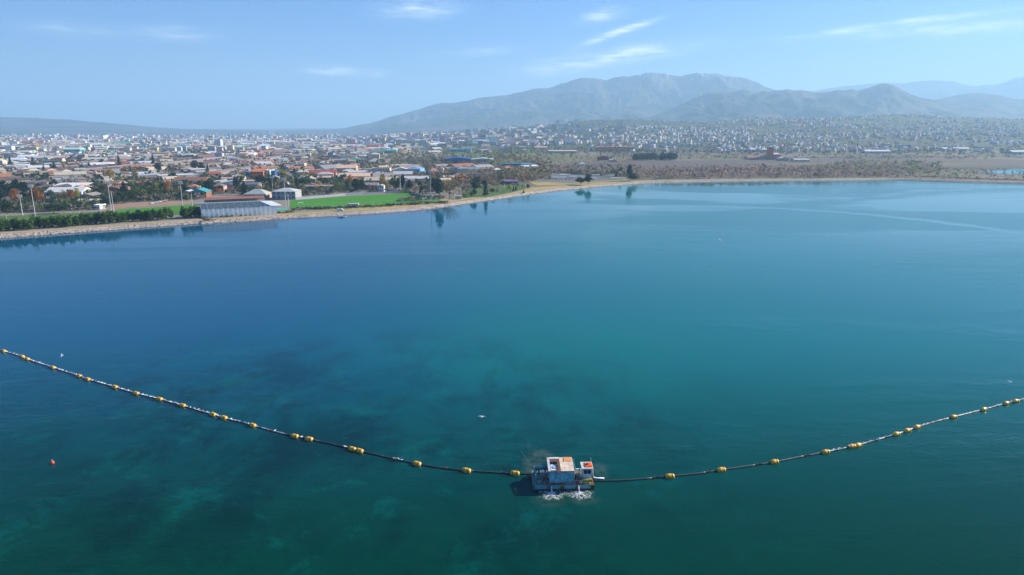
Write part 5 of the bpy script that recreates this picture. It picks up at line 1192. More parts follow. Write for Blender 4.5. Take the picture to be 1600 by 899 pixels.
for i in range(3000):      # greenery of the hillside town
    px = g3.uniform(780, 1650); y = 1950 + 2700 * g3.random(); x = (px - 800) / F / (CP - SP * (HORIZON - 449.5) / F) * y
    clump(x, y, gz(x, y) - .5, g3.uniform(4, 9), g3.uniform(9, 20), g3.choice([GREEN, GREEN, BARE, OLIVE, WB]), 6, g3)
for i in range(240):       # dark evergreen plantation before the orange factory's right
    px = g3.choice([g3.uniform(990, 1026), g3.uniform(1032, 1056)]); p = at(px, g3.uniform(248, 251), Z); clump(p.x, p.y, Z, g3.uniform(10, 15), 10, DARK, 14, g3)
save_mass('hillside_greenery', 'dark green trees filling the hillside town and the fields below it')
# shrubs along the shore wall of the pitch and the left bank
fill(260, (455, 700), ([455, 560, 690], [327.6, 323.8, 316.5]), ([455, 560, 690], [329.4, 326.0, 318.5]), [DARK, GREEN, WB], (1.2, 2.4), 12, 1.6)
fill(200, (310, 460), ([310, 460], [340.5, 331]), ([310, 460], [343, 333]), [GREEN, OLIVE], (.6, 1.6), 10, 1.6)
fill(160, (620, 740), ([620, 740], [313, 306]), ([620, 740], [316, 309]), [GREEN, DARK, WB, OLIVE], (1.5, 3.5), 12, 1.4)
fill(900, (-10, 172), ([0, 172], [317, 311]), ([0, 172], [335, 327]), [DARK, GREEN, OLIVE, GREEN, WB], (2.5, 6), 14, 1.3)
fill(500, (170, 320), ([170, 320], [308, 300]), ([170, 320], [318, 312]), [DARK, GREEN, OLIVE, BARE, WB], (2.5, 6), 14, 1.3)
fill(500, (455, 690), ([455, 560, 690], [300, 294, 294]), ([455, 560, 690], [309, 300, 306]), [DARK, GREEN, BARE, WB], (2, 5), 14, 1.3)
fill(300, (690, 830), ([690, 830], [290, 278]), ([690, 830], [311, 296]), [DARK, OLIVE, RB, WB, TAN], (1.5, 4), 12, 1.3)
save_mass('shore_shrubs', 'low dark shrubs along the bank', )
# slim poplars standing in a row on the edge of the bare wood
x = 1040
while x < 1262:
    tpx('poplar', x, 274 + tr_.uniform(-.6, .6) - (x - 1040) * .008, tr_.uniform(10, 14), tr_.uniform(4.5, 6.5), 'slim bare poplar in the row on the edge of the bare wood', 'row of poplars at the bare wood', parts=False); x += tr_.uniform(5.5, 10)
x = 852
while x < 980:
    tpx('conifer' if tr_.random() < .3 else 'bare', x, 269 + (x - 850) * .06, tr_.uniform(5, 8), tr_.uniform(4, 7), 'small tree in the row behind the grey car park', 'row of trees behind the car park', parts=False); x += tr_.uniform(5, 8)

# ------------------------------------------------------------------ the dredger and its floating line
LEFTL = [(-420, 466), (-200, 503), (-40, 537), (6, 549), (34.5, 557.5), (42, 561.5), (82.6, 574.6), (124, 588), (137, 593), (179.5, 605), (212.5, 615), (249, 624), (285, 634), (333, 648), (350, 653), (395, 665), (428, 674), (460.5, 682), (483, 686.5), (520, 694.5), (550.6, 702), (561, 704.5), (610, 716), (651.6, 725), (690, 731.5), (729, 735.5), (770, 738.5), (804.8, 740), (838, 741.5)]
RIGHTL = [(926, 751), (945, 751.5), (985, 750), (1046.6, 744.5), (1090, 740), (1127, 734.5), (1165, 729), (1210, 722), (1250, 714), (1290, 706.5), (1331.5, 697.8), (1340, 696), (1370, 687.5), (1400.5, 678.5), (1417.6, 673), (1432.8, 667.5), (1465, 658), (1489.7, 651.8), (1537, 640), (1572, 630.5), (1587, 627), (1640, 613), (1760, 585), (1900, 556)]
def guano_material():
    m, n, l = nodes_of('pipe_rubber'); b = n['Principled BSDF']; b.inputs['Roughness'].default_value = .6
    g_ = n.new('ShaderNodeNewGeometry'); pos = g_.outputs['Position']; s = n.new('ShaderNodeSeparateXYZ'); l.new(pos, s.inputs[0])
    f1 = noise(n, l, pos, .14, 3, .6); f2 = noise(n, l, pos, 1.1, 4, .7)
    outer_ = ramp(n, l, mth(n, l, 'ABSOLUTE', mth(n, l, 'ADD', s.outputs[0], -10)), 18, 85)
    w = mth(n, l, 'MULTIPLY', ramp(n, l, mth(n, l, 'ADD', mth(n, l, 'MULTIPLY', f1, .7), mth(n, l, 'MULTIPLY', outer_, .22)), 0.45, .55), ramp(n, l, f2, .40, .55))
    up = n.new('ShaderNodeSeparateXYZ'); l.new(g_.outputs['Normal'], up.inputs[0]); w = mth(n, l, 'MULTIPLY', w, ramp(n, l, up.outputs[2], .0, .5))
    l.new(mixc(n, l, w, (.035, .04, .045), (.62, .64, .64)), b.inputs['Base Color']); return m
M_PIPE = guano_material()
def pipeline(pts, label, lat=.0):
    fine = smooth_line(pts, 5); ps = [at(a, b_, .1) for a, b_ in fine]
    r = empty('floating_pipeline', (ps[0].x, ps[0].y, 0)); o0 = Vector((ps[0].x, ps[0].y, 0))
    acc = 0; seg = [ps[0]]; last = 0
    for i in range(1, len(ps)):
        seg.append(ps[i]); acc += (ps[i] - ps[i - 1]).length
        if acc > 11.5 or i == len(ps) - 1:
            q = MB(); q.tube([v_ - o0 for v_ in seg], .19, (.05, .05, .05), 10); q.build('pipe_section', M_PIPE, r, smooth=True)
            d = (seg[-1] - seg[-2]).normalized(); c = seg[-1] - o0; q = MB(); q.tube([c - d * .12, c + d * .12], .34, (.06, .05, .05), 12); q.build('flange', M_RUST, r)
            seg = [ps[i]]; acc = 0
    tag(r, label, 'pipeline'); return ps
pipeline(LEFTL, 'dark floating pipeline curving from the left edge to the dredger'); pipeline(RIGHTL, 'dark floating pipeline running from the dredger to the right edge')
def float_meshes(L, rad):
    q = MB(); n = 14; prof = [(-.5, .30), (-.49, .62), (-.44, .84), (-.36, .95), (-.2, 1.0), (.2, 1.0), (.36, .95), (.44, .84), (.49, .62), (.5, .30)]
    vs = [(x_ * L, r_ * rad * math.cos(2 * math.pi * k_ / n), r_ * rad * math.sin(2 * math.pi * k_ / n)) for x_, r_ in prof for k_ in range(n)]
    fs = [(i * n + k_, i * n + (k_ + 1) % n, (i + 1) * n + (k_ + 1) % n, (i + 1) * n + k_) for i in range(len(prof) - 1) for k_ in range(n)]
    fs += [tuple(range(n - 1, -1, -1)), tuple((len(prof) - 1) * n + k_ for k_ in range(n))]
    q.add(vs, fs, (.8, .4, .02)); a = q.build('shell', M_YEL, smooth=True); a.data.flip_normals()
    q = MB()
    m = 20; vs = []
    for x_ in (-.06, .06):
        for r_ in (rad * 1.04, rad * .97):
            vs += [(x_, r_ * math.cos(2 * math.pi * k_ / m), r_ * math.sin(2 * math.pi * k_ / m)) for k_ in range(m)]
    fs = []
    for k_ in range(m):
        k2 = (k_ + 1) % m; fs += [(k_, k2, 2 * m + k2, 2 * m + k_), (k_, m + k_, m + k2, k2), (2 * m + k_, 2 * m + k2, 3 * m + k2, 3 * m + k_)]
    q.add(vs, fs, (.12, .09, .05)); b_ = q.build('strap', M_RUST)
    ms = (a.data, b_.data); bpy.data.objects.remove(a); bpy.data.objects.remove(b_); return ms
FM = float_meshes(1.85, .56)
FL = [(6, 549), (34.5, 557.5), (42.5, 561.5), (82.6, 574.6), (124, 588), (137, 593), (179.5, 605), (212.5, 615), (249, 624), (285, 634), (333, 648), (350, 653), (395, 665), (460.5, 682), (483, 686.5), (550.6, 702), (562, 704.8), (651.6, 725), (729, 735.5), (804.8, 740)]
FR = [(1046.6, 744.5), (1127, 734.5), (1210, 722), (1290, 706.5), (1331, 697.8), (1340.5, 696), (1400.5, 678.5), (1417.6, 673), (1432.8, 667.5), (1489.7, 651.8), (1537, 640), (1572, 630.5), (1587, 627)]
NOTE = {16: 'the right one of the touching pair', 15: 'the left one of the touching pair'}
for side, L_ in (('left', FL), ('right', FR)):
    for i, (a, b_) in enumerate(L_):
        p = at(a, b_, .22); a2 = L_[max(i - 1, 0)]; b2 = L_[min(i + 1, len(L_) - 1)]; d = at(*b2) - at(*a2); rz = math.atan2(d.y, d.x) + rnd.uniform(-.12, .12)
        r = empty('pipe_float', p, rz); s_ = put('shell', FM[0], r); s_.rotation_euler = (rnd.uniform(0, 6), 0, 0)
        for u in (-.45, .45): put('strap', FM[1], r, (u, 0, 0))
        n_ = len(L_) - i if side == 'left' else i + 1
        tag(r, f'yellow barrel float on the {side} pipeline, {ordinal(n_)} one out from the dredger', 'float', f'yellow floats along the {side} pipeline')
# red marker buoy on the left
r = empty('marker_buoy', at(82, 724.5, 0)); q = MB(); q.tube([(0, 0, -.2), (0, 0, .12), (0, 0, .5), (0, 0, .62)], [.28, .42, .34, .1], (.75, .07, .03), 12); q.build('body', M_CLEAN, r, smooth=True)
q = MB(); q.tube([(0, 0, .6), (0, 0, .95)], .05, (.7, .7, .7), 6); q.build('eye', M_CLEAN, r); tag(r, 'small red marker buoy floating alone at the lower left', 'buoy')
# gulls
def gull_mesh(fly):
    q = MB(); w = (.80, .80, .80); gcol = (.42, .45, .48)
    q.tube([(-.24, 0, .14), (-.15, 0, .15), (0, 0, .15), (.12, 0, .19), (.17, 0, .26), (.24, 0, .27), (.32, 0, .25)], [.02, .08, .11, .09, .06, .06, .01], w, 8)
    q.tube([(.30, 0, .255), (.37, 0, .24)], [.018, .005], (.7, .5, .05), 5)
    if fly:
        for s in (-1, 1): q.add([(.08, s * .06, .18), (-.1, s * .06, .18), (-.14, s * .42, .32), (.06, s * .40, .33), (-.22, s * .78, .24), (-.16, s * .80, .25)], [(0, 1, 2, 3), (3, 2, 4, 5)] if s < 0 else [(3, 2, 1, 0), (5, 4, 2, 3)], [w, gcol])
    else:
        for s in (-1, 1): q.add([(.06, s * .085, .21), (-.12, s * .10, .22), (-.34, s * .02, .17), (-.1, s * .115, .13)], [(0, 1, 2, 3)], gcol)
        for s in (-.04, .04): q.tube([(0, s, .0), (0, s, .08)], .008, (.6, .4, .1), 4)
    o = q.build('gull', M_GULL); me = o.data; bpy.data.objects.remove(o); return me
GM, GF = gull_mesh(False), gull_mesh(True)
def along(L_, x): return float(np.interp(x, [c[0] for c in L_], [c[1] for c in L_]))
gg = random.Random(8); spots = []
for (a, b_, n_) in [(10, 31, 7), (48, 78, 11), (86, 120, 12), (142, 176, 8), (184, 209, 8), (217, 246, 10), (254, 282, 9), (290, 330, 7), (337, 346, 3), (356, 392, 8), (428, 431, 1), (470, 472, 2), (538, 541, 2), (612, 632, 4)]:
    for i in range(n_): spots.append((a + (b_ - a) * (i + gg.uniform(.1, .9)) / n_, 'left', LEFTL))
for (a, b_, n_) in [(1215, 1216, 1), (1296, 1330, 3), (1345, 1400, 6), (1436, 1450, 3), (1520, 1600, 8)]:
    for i in range(n_): spots.append((a + (b_ - a) * (i + gg.uniform(.1, .9)) / n_, 'right', RIGHTL))
for (px, side, L_) in spots:
    p = at(px, along(L_, px), .30); o = put('gull', GM, None, (p.x, p.y, .31), gg.uniform(0, 6.28)); s_ = gg.uniform(1.0, 1.35); o.scale = (s_, s_, s_)
    nf = sum(1 for f_ in (FL if side == 'left' else FR) if (f_[0] > px if side == 'left' else f_[0] < px))
    later(o, f'white gull perched on the {side} pipeline beyond its {ordinal(max(nf, 1))} float', 'gull', 'gulls perched on the pipelines', px)
for (px, py, z_, rz, lb) in [(752, 653, 6, 2.2, 'white gull flying over the water above the dredger'), (97, 557, 3, .5, 'gull gliding just behind the left pipeline'), (1577, 598, 3, 1.8, 'small gull flying near the right edge'), (1125, 376, 2, .3, 'tiny white gull far out on the open water')]:
    o = put('gull', GF, None, at(px, py, z_), rz); o.rotation_euler = (.3, 0, rz); s_ = 1.4 if py > 500 else 2.2; o.scale = (s_,) * 3; tag(o, lb, 'gull')

# ---- the dredger; local x along the hull, y away from the camera, origin at the middle of the near waterline
D0 = empty('dredger', (DRG.x, DRG.y, 0), R(1.5)); DG = []
def part(b, name, mat, parent=None, smooth=False): return b.build(name, mat, parent or D0, smooth)
def one(name, mat, fn, parent=None, smooth=False): q = MB(); fn(q); return part(q, name, mat, parent, smooth)
TEALP, BLUEP, GREENP = (.05, .48, .54), (.06, .38, .62), (.04, .22, .19)
def pontoon(q, x0, x1, y0, y1, zb, zt, c, bow=.0):
    e = .12
    q.add([(x0 + bow, y0 + e, zb), (x1 - bow * .3, y0 + e, zb), (x1 - bow * .3, y1 - e, zb), (x0 + bow, y1 - e, zb), (x0, y0, zb + .55), (x1, y0, zb + .55), (x1, y1, zb + .55), (x0, y1, zb + .55), (x0, y0, zt), (x1, y0, zt), (x1, y1, zt), (x0, y1, zt)],
          [(0, 3, 2, 1), (0, 1, 5, 4), (1, 2, 6, 5), (2, 3, 7, 6), (3, 0, 4, 7), (4, 5, 9, 8), (5, 6, 10, 9), (6, 7, 11, 10), (7, 4, 8, 11), (8, 9, 10, 11)], c)
one('hull', M_PAINT, lambda q: (pontoon(q, -5.9, 5.2, 0, 1.9, -.5, 1.12, TEALP, .35), pontoon(q, -5.9, 5.2, 4.1, 6.0, -.5, 1.12, TEALP, .35), q.box(-5.2, 5.0, 1.9, 4.1, -.1, .9, (.04, .10, .12))))
one('bow_tank', M_PAINT, lambda q: pontoon(q, -6.3, -4.1, .12, 5.8, -.45, 1.24, GREENP, .25))
one('boot_stripe', M_RUST, lambda q: q.box(-5.85, 5.25, -.03, .0, -.2, .30, (.1, .04, .03)))
one('deck', M_PAINT, lambda q: q.box(-4.1, 5.25, .02, 5.98, 1.125, 1.19, (.16, .15, .13)))
one('rubbing_strake', M_CLEAN, lambda q: q.box(-4.1, 5.3, -.09, .02, .98, 1.12, (.28, .30, .20)))
for i, x_ in enumerate((-4.0, -2.6, -1.0, .6, 2.2, 3.7)):
    one('hull_panel', M_PAINT, lambda q: q.box(x_ + .06, x_ + 1.3, -.045, -.005, .34, .94, (.05, .52, .66) if i != 2 else (.06, .30, .36)))
one('stern_box', M_RUST, lambda q: (q.box(4.3, 5.95, .1, 3.2, -.2, .95, (.2, .1, .05))))
# tarpaulin house
def tarp(q):
    x0, x1, y0, y1, z0, z1 = -2.95, 1.85, .75, 5.3, 1.19, 3.75; n, m = 26, 12; gg_ = random.Random(4)
    def wall(p0, p1, nx):
        vs = []; d = (Vector(p1) - Vector(p0)); nn = Vector((d.y, -d.x, 0)).normalized()
        for j in range(m + 1):
            for i in range(nx + 1):
                t = i / nx; s = j / m; bul = .10 * math.sin(t * 9.4 + s * 3) * math.sin(s * 3.14) + .07 * math.sin(t * 23 + s * 7 + 1) + gg_.uniform(-.035, .035) + .12 * math.sin(s * 3.14) * math.sin(t * nx * .5)
                vs.append(Vector(p0) + d * t + Vector((0, 0, (z1 - z0) * s)) + nn * bul)
        q.add(vs, [(j * (nx + 1) + i, j * (nx + 1) + i + 1, (j + 1) * (nx + 1) + i + 1, (j + 1) * (nx + 1) + i) for j in range(m) for i in range(nx)], (.02, .2, .33))
    wall((x0, y0, z0), (x1, y0, z0), n); wall((x1, y0, z0), (x1, y1, z0), 18); wall((x1, y1, z0), (x0, y1, z0), n); wall((x0, y1, z0), (x0, y0, z0), 18)
one('tarpaulin_wall', M_TARP, tarp, smooth=True)
one('tarpaulin_fold', M_TARP, lambda q: q.add([(-.3, .52, 3.6), (-.1, .50, 3.6), (1.25, .50, 1.7), (1.1, .52, 1.6)], [(0, 3, 2, 1)], (.1, .35, .5)))
for x_ in (-3.0, -1.35, .3, 1.9): one('frame_post', M_CLEAN, lambda q: q.tube([(x_, .60, 1.19), (x_, .60, 3.8)], .06, (.25, .40, .46), 6))
# roof sheets; the left bay stands open over a white tank
def sheetr(q, xa, xb, ya, yb, za, zb, c):
    q.add([(xa, ya, za), (xb, ya, za), (xb, yb, zb), (xa, yb, zb), (xa, ya, za + .07), (xb, ya, za + .07), (xb, yb, zb + .07), (xa, yb, zb + .07)], [(0, 3, 2, 1), (4, 5, 6, 7), (0, 1, 5, 4), (1, 2, 6, 5), (2, 3, 7, 6), (3, 0, 4, 7)], c)
RZ = lambda y_: 3.82 + (y_ - .5) * .10
def roofmat():
    m = material('roof_sheet', .5, (.80, .70, .58), attr=True, noise=(1.1, -.25, .62, (.50, .20, .06)), bump=(5, .3, .02)); return m
M_RS = roofmat()
for (a, b_, c) in ((-.72, .10, (.80, .66, .50)), (.13, 1.0, (.80, .70, .56)), (1.03, 1.98, (.72, .58, .44))):
    one('roof_sheet', M_RS, lambda q: sheetr(q, a, b_, .5, 5.4, RZ(.5), RZ(5.4), c))
one('roof_frame', M_CLEAN, lambda q: (sheetr(q, -3.2, -2.75, .5, 5.4, RZ(.5), RZ(5.4), (.62, .58, .55)), sheetr(q, -3.2, -.75, 4.9, 5.45, RZ(4.9), RZ(5.45), (.74, .70, .66))))
one('roof_rust_edge', M_RUST, lambda q: (sheetr(q, -2.74, -.76, 3.9, 4.88, RZ(3.9) - .05, RZ(4.88) - .05, (.2, .1, .05)), sheetr(q, -1.25, -.75, .9, 3.9, RZ(.9) - .05, RZ(3.9) - .05, (.2, .1, .05)), sheetr(q, -3.2, 2.0, .44, .9, RZ(.44) - .03, RZ(.9) - .03, (.2, .1, .05))))
one('inner_tank', M_CLEAN, lambda q: (q.box(-2.6, -1.35, 1.2, 3.8, 2.3, 3.7, (.66, .72, .80)),))
one('tank_lid', M_CLEAN, lambda q: q.box(-2.2, -1.7, 1.9, 2.9, 3.705, 3.85, (.35, .48, .66)))
one('orange_tarp_patch', M_CLEAN, lambda q: sheetr(q, .2, 1.7, 3.9, 5.3, RZ(3.9) + .09, RZ(5.3) + .09, (.80, .34, .12)))
for y_ in (.75, 5.2):
    one('roof_beam', M_RUST, lambda q: q.tube([(-3.2, y_, RZ(y_) - .1), (1.98, y_, RZ(y_) - .1)], .07, (.2, .1, .05), 6))
# pump pipes at the left
one('suction_pipe', M_CLEAN, lambda q: q.tube([(-3.0, 4.6, 2.5), (-5.4, 4.6, 2.5)], .36, (.10, .34, .42), 12), smooth=True)
one('suction_pipe', M_CLEAN, lambda q: q.tube([(-3.0, 3.6, 2.0), (-4.8, 3.6, 2.0)], .13, (.66, .74, .76), 8))
one('pipe_saddle', M_RUST, lambda q: (q.box(-5.0, -4.7, 4.3, 4.9, 1.2, 2.2, (.1, .1, .1)), q.box(-3.7, -3.4, 4.3, 4.9, 1.2, 2.2, (.1, .1, .1))))
one('winch', M_RUST, lambda q: (q.tube([(-4.0, 1.3, 1.65), (-3.2, 1.3, 1.65)], .36, (.1, .06, .05), 12), q.box(-4.15, -4.0, 1.0, 1.6, 1.19, 1.9, (.1, .1, .1)), q.box(-3.2, -3.05, 1.0, 1.6, 1.19, 1.9, (.1, .1, .1))))
one('bow_gantry', M_PAINT, lambda q: (q.tube([(-5.7, 1.2, 1.2), (-5.7, 1.2, 2.6)], .09, TEALP, 6), q.tube([(-5.7, 4.9, 1.2), (-5.7, 4.9, 2.6)], .09, TEALP, 6), q.tube([(-5.7, 1.2, 2.6), (-5.7, 4.9, 2.6)], .09, TEALP, 6)))
one('cutter_ladder', M_RUST, lambda q: (q.tube([(-5.9, 5.2, 1.0), (-7.2, 6.4, -.3)], .16, (.06, .05, .05), 8), q.tube([(-5.9, 4.4, 1.0), (-7.1, 5.6, -.3)], .16, (.06, .05, .05), 8), q.box(-6.9, -6.6, 5.2, 6.2, -.1, .15, (.06, .05, .05))))
one('inlet_elbow', M_RUST, lambda q: q.tube([(-6.9, 5.2, .1), (-6.2, 5.0, .5), (-5.6, 4.7, 1.4), (-5.4, 4.6, 2.5)], .26, (.05, .05, .06), 10))
one('hatch', M_PAINT, lambda q: q.box(-5.5, -4.7, 2.0, 3.2, 1.245, 1.4, (.03, .2, .16)))
# engine between the tarpaulin house and the cabin
one('engine', M_PAINT, lambda q: (q.box(2.45, 3.5, 1.5, 3.0, 1.19, 1.9, (.42, .36, .26)), q.tube([(2.5, 2.2, 2.05), (3.4, 2.2, 2.05)], .36, (.50, .43, .32), 10)))
one('exhaust', M_RUST, lambda q: q.tube([(3.2, 2.8, 1.9), (3.2, 2.8, 2.9), (3.4, 2.9, 3.1)], .08, (.1, .1, .1), 6))
one('flywheel', M_RUST, lambda q: q.tube([(2.3, 2.2, 1.75), (2.42, 2.2, 1.75)], .5, (.1, .1, .1), 16))
one('mast', M_CLEAN, lambda q: (q.tube([(2.25, 4.6, 1.19), (2.25, 4.6, 4.3)], .11, (.10, .42, .46), 8), q.tube([(2.25, 4.6, 3.7), (2.6, 3.6, 2.6)], .06, (.10, .42, .46), 6)))
one('crossbar', M_CLEAN, lambda q: q.box(2.6, 4.0, 3.6, 3.9, 2.35, 2.6, (.55, .70, .80)))
for i in range(3): one('fuel_drum', M_CLEAN, lambda q: q.tube([(2.5 + i * .55, .75, 1.19), (2.5 + i * .55, .75, 1.95)], .25, [(.35, .12, .06), (.05, .1, .25), (.45, .30, .20)][i], 12))
# operator cabin on its plinth
one('cabin_plinth', M_PAINT, lambda q: q.box(3.75, 5.5, .5, 3.0, 1.19, 1.95, (.38, .40, .10)))
CB = one('operator_cabin', M_CLEAN, lambda q: q.box(3.75, 5.55, 1.2, 3.4, 1.96, 4.0, (.62, .66, .76)))
for (a, b_) in ((3.95, 4.6), (4.68, 5.35)): one('window', M_GLS, lambda q: q.box(a, b_, 1.15, 1.21, 2.85, 3.65, (.02, .02, .03)), CB)
one('side_window', M_GLS, lambda q: q.box(5.54, 5.6, 1.6, 2.9, 2.85, 3.6, (.02, .02, .03)), CB)
one('door', M_CLEAN, lambda q: q.box(3.70, 3.76, 2.0, 2.8, 2.0, 3.7, (.45, .5, .6)), CB)
one('cabin_roof', M_CLEAN, lambda q: q.box(3.5, 5.8, .9, 3.7, 4.01, 4.15, (.72, .66, .58)), CB)
one('orange_roof_cover', M_CLEAN, lambda q: q.add([(4.1, 1.3, 4.155), (5.75, 1.3, 4.155), (5.75, 3.3, 4.155), (4.1, 3.3, 4.155), (4.3, 1.5, 4.32), (5.6, 1.6, 4.36), (5.55, 3.1, 4.34), (4.25, 3.15, 4.30)], [(4, 5, 6, 7), (0, 1, 5, 4), (1, 2, 6, 5), (2, 3, 7, 6), (3, 0, 4, 7)], (.80, .12, .02)), CB)
one('roof_vent', M_RUST, lambda q: q.tube([(4.7, 2.3, 4.35), (4.7, 2.3, 4.55)], .24, (.1, .03, .02), 10), CB)
one('life_ring', M_CLEAN, lambda q: q.tube([(4.5 + .32 * math.cos(t), .45, 1.55 + .32 * math.sin(t)) for t in np.linspace(0, 6.283, 15)], .08, (.75, .28, .10), 6, False))
one('yellow_tarp', M_CLEAN, lambda q: q.add([(3.8, .25, 1.21), (5.3, .2, 1.21), (5.35, 1.15, 1.99), (3.8, 1.15, 1.99), (4.5, .3, 1.6)], [(0, 1, 4), (1, 2, 4), (2, 3, 4), (3, 0, 4)], (.45, .45, .06)))
one('discharge_elbow', M_CLEAN, lambda q: q.tube([(5.5, 3.5, 3.3), (5.85, 3.5, 3.2), (6.05, 3.6, 2.4), (6.15, 3.8, 1.2), (6.3, 4.1, .5), (6.8, 4.15, .25), (8.6, 4.15, .15)], [.12, .13, .14, .14, .15, .17, .18], (.60, .70, .76), 10), smooth=True)
for x_ in (-4.0, -2.9, -1.6, -.3, 1.0, 2.2, 3.4):
    one('rail_post', M_CLEAN, lambda q: q.tube([(x_, .12, 1.19), (x_, .12, 1.95)], .028, (.62, .60, .50), 5))
one('hand_rail', M_CLEAN, lambda q: (q.tube([(-4.0, .12, 1.95), (3.4, .12, 1.95)], .028, (.62, .60, .50), 5), q.tube([(-4.0, .12, 1.58), (3.4, .12, 1.58)], .02, (.62, .60, .50), 5)))
for x_ in (-5.6, -4.5, 5.0): one('bollard', M_RUST, lambda q: (q.tube([(x_, .4, 1.2), (x_, .4, 1.55)], .09, (.1, .1, .1), 8), q.tube([(x_, .4, 1.5), (x_, .4, 1.6)], .14, (.1, .1, .1), 8)))
for x_ in (-3.2, -.4, 2.6): one('tyre_fender', M_RUST, lambda q: q.tube([(x_ + .33 * math.cos(t), -.14, .55 + .33 * math.sin(t)) for t in np.linspace(0, 6.283, 17)], .11, (.02, .02, .02), 7, False))
for x_ in (-2.65, 2.75): one('outlet_nozzle', M_RUST, lambda q: q.tube([(x_, .3, 1.05), (x_, -.25, 1.0)], .1, (.1, .08, .06), 8))
one('rope_coil', M_CLEAN, lambda q: q.tube([(-4.9 + (.38 - .006 * i) * math.cos(i * .5), 1.2 + (.38 - .006 * i) * math.sin(i * .5), 1.28 + .004 * i) for i in range(40)], .035, (.55, .48, .32), 5))
one('cable', M_RUST, lambda q: q.tube([(-5.7, 3.0, 2.6), (-4.6, 3.0, 3.1), (-3.2, 3.0, 3.9)], .03, (.05, .05, .05), 5))
one('toolbox', M_CLEAN, lambda q: q.box(-3.9, -3.3, 2.2, 3.0, 1.2, 1.75, (.50, .16, .06)))
one('hydraulic_unit', M_PAINT, lambda q: (q.box(-4.0, -3.25, 3.1, 4.0, 1.2, 1.9, (.30, .42, .44)), q.tube([(-3.6, 3.4, 1.9), (-3.6, 3.4, 2.3)], .14, (.6, .6, .58), 8)))
one('deck_hose', M_RUST, lambda q: q.tube([(-2.6, .4, 1.3), (-1.4, .32, 1.26), (.2, .45, 1.26), (1.6, .3, 1.26), (2.75, .4, 1.3)], .07, (.05, .05, .05), 7))
one('plank', M_CLEAN, lambda q: q.box(.2, 2.1, .12, .38, 1.21, 1.27, (.66, .64, .58)))
one('crate', M_CLEAN, lambda q: q.box(3.0, 3.6, .35, .9, 1.2, 1.6, (.62, .40, .22)))
one('white_patch', M_CLEAN, lambda q: q.box(-.1, 1.05, -.055, -.045, .36, .95, (.10, .46, .56)))
for i, (u, w_) in enumerate(((-2.2, 1.5), (-1.4, .9), (-.6, 1.6), (1.3, 1.2))): one('tarp_tie', M_CLEAN, lambda q: q.tube([(u, .64, 3.7), (u + .08, .55, 3.7 - w_)], .035, (.72, .78, .80), 5))
one('antenna', M_CLEAN, lambda q: q.tube([(5.6, 3.3, 4.1), (5.6, 3.3, 5.4)], .025, (.8, .8, .8), 5), CB)
tag(D0, 'rusty blue and teal dredger with tarpaulin house and small white cabin', 'dredger')
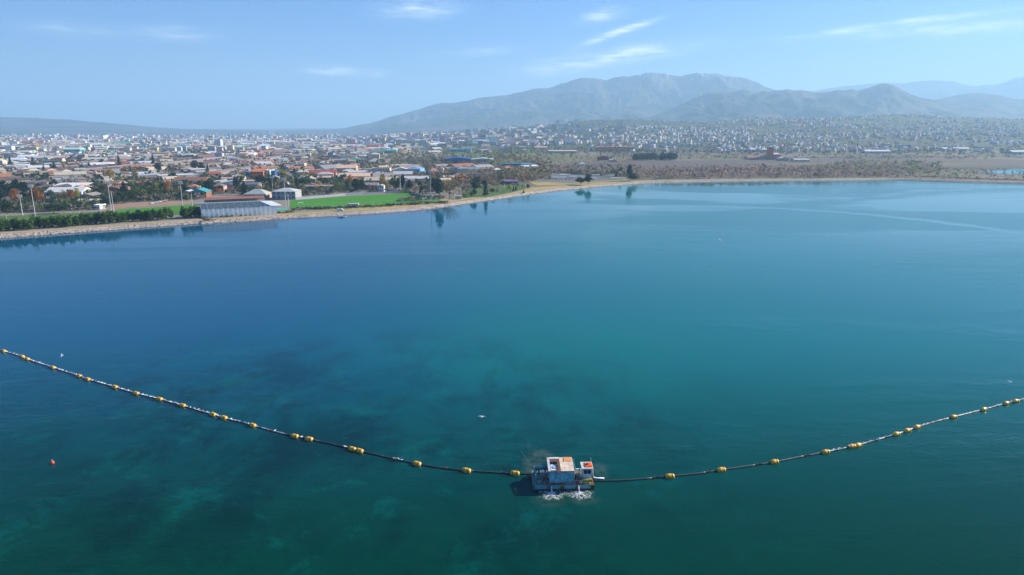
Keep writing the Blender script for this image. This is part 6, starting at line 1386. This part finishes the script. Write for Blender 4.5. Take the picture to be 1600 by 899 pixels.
# anchor wire and the two water jets with their foam
q = MB(); a = Vector((DRG.x - 5.9, DRG.y + 5.0, 2.2)); b_ = at(800, 676, 0); q.tube([a.lerp(b_, t) - Vector((0, 0, 1.0 * math.sin(t * 3.14))) for t in np.linspace(0, 1, 10)], .025, (.30, .36, .34), 5)
tag(q.build('anchor_wire', M_CLEAN), 'thin pale anchor wire running from the bow up to the left', 'wire')
fr = np.random.default_rng(3)
def splash(cx, lab):
    V, Fc = [], []
    def drop(p, s, squash=.4):
        o = len(V); a = fr.uniform(0, 6.28)
        for q_ in [(0, 0, 1), (1, 0, 0), (-.5, .87, 0), (-.5, -.87, 0)]:
            V.append((p[0] + (q_[0] * math.cos(a) - q_[1] * math.sin(a)) * s, p[1] + (q_[0] * math.sin(a) + q_[1] * math.cos(a)) * s, p[2] + q_[2] * s * squash))
        Fc.extend([(o, o + 1, o + 2), (o, o + 2, o + 3), (o, o + 3, o + 1)])
    cy_ = -1.15
    for i in range(120):        # falling jet
        t = fr.random(); y_ = -.25 - .9 * t ** .7; z_ = 1.0 * (1 - t ** 1.6); drop((cx + fr.normal() * .05, y_ + fr.normal() * .04, z_), .07 + .05 * t, 1.2)
    for i in range(480):        # boil at the foot
        r_ = abs(fr.normal()) * .38; a = fr.uniform(0, 6.28); drop((cx + r_ * math.cos(a) * 1.2, cy_ + r_ * math.sin(a), .02 + .25 * math.exp(-r_ * 3) * fr.random()), fr.uniform(.03, .10))
    for k_ in range(34):        # radiating streaks of foam
        a = fr.uniform(-math.pi, math.pi); L_ = (2.65 if math.sin(a) < 0 else 2.2) * fr.uniform(.5, 1.1)
        for i in range(26):
            t = (i + fr.random()) / 26; r_ = .3 + L_ * t; w_ = a + .10 * math.sin(t * 5 + k_)
            if fr.random() < .25 + .35 * t * (t < .75): continue
            x_, y_ = cx + r_ * math.cos(w_) * 1.02, cy_ - .15 + r_ * math.sin(w_) * .86
            if y_ > -.18: continue
            drop((x_ + fr.normal() * .04, y_ + fr.normal() * .04, .01), fr.uniform(.025, .075), .35)
    for i in range(1500):       # froth between the streaks
        a = fr.uniform(0, 6.283); r_ = 2.5 * fr.random() ** .6 * (1 - .14 * math.sin(a * 3 + cx)); x_, y_ = cx + r_ * math.cos(a) * 1.05, cy_ - .15 + r_ * math.sin(a) * .8
        if y_ > -.18 or vnoise(np.array([x_ * 3.1 + 40]), np.array([y_ * 3.1 + 40]), 6)[0] < .5: continue
        drop((x_, y_, .01), fr.uniform(.02, .055), .35)
    for i in range(300):        # outer lacy edge
        a = fr.uniform(0, 6.283); r_ = 2.55 + fr.normal() * .3 - .35 * abs(math.sin(a * 3.5 + cx)); x_, y_ = cx + r_ * math.cos(a) * 1.0, cy_ - .15 + r_ * math.sin(a) * .82
        if y_ > -.18: continue
        drop((x_, y_, .01), fr.uniform(.02, .065), .35)
    M_ = Matrix.Translation(D0.location) @ Matrix.Rotation(R(1.5), 4, 'Z')
    V2 = [tuple(M_ @ Vector(p)) for p in V]
    tag(np_mesh('foam', V2, Fc, M_FOAM), lab, kind='stuff')
splash(-2.65, 'white water jet and fan of foam at the left of the dredger side'); splash(2.75, 'white water jet and fan of foam at the right of the dredger side')
finish_labels()
# ------------------------------------------------------------------ hazy air
def haze():
    m, n, l = nodes_of('hazy_air')
    n.remove(n['Principled BSDF']); out = n['Material Output']
    v = n.new('ShaderNodeVolumePrincipled'); v.inputs['Color'].default_value = (.44, .72, .98, 1); v.inputs['Density'].default_value = 1.03e-4
    v.inputs['Anisotropy'].default_value = .18
    l.new(v.outputs[0], out.inputs['Volume'])
    b = MB(); b.box(-30000, 30000, -6000, 30000, -2.2, 1360, (1, 1, 1))
    o = b.build('haze', m); tag(o, 'pale blue haze lying over the whole plain', kind='stuff')
haze()
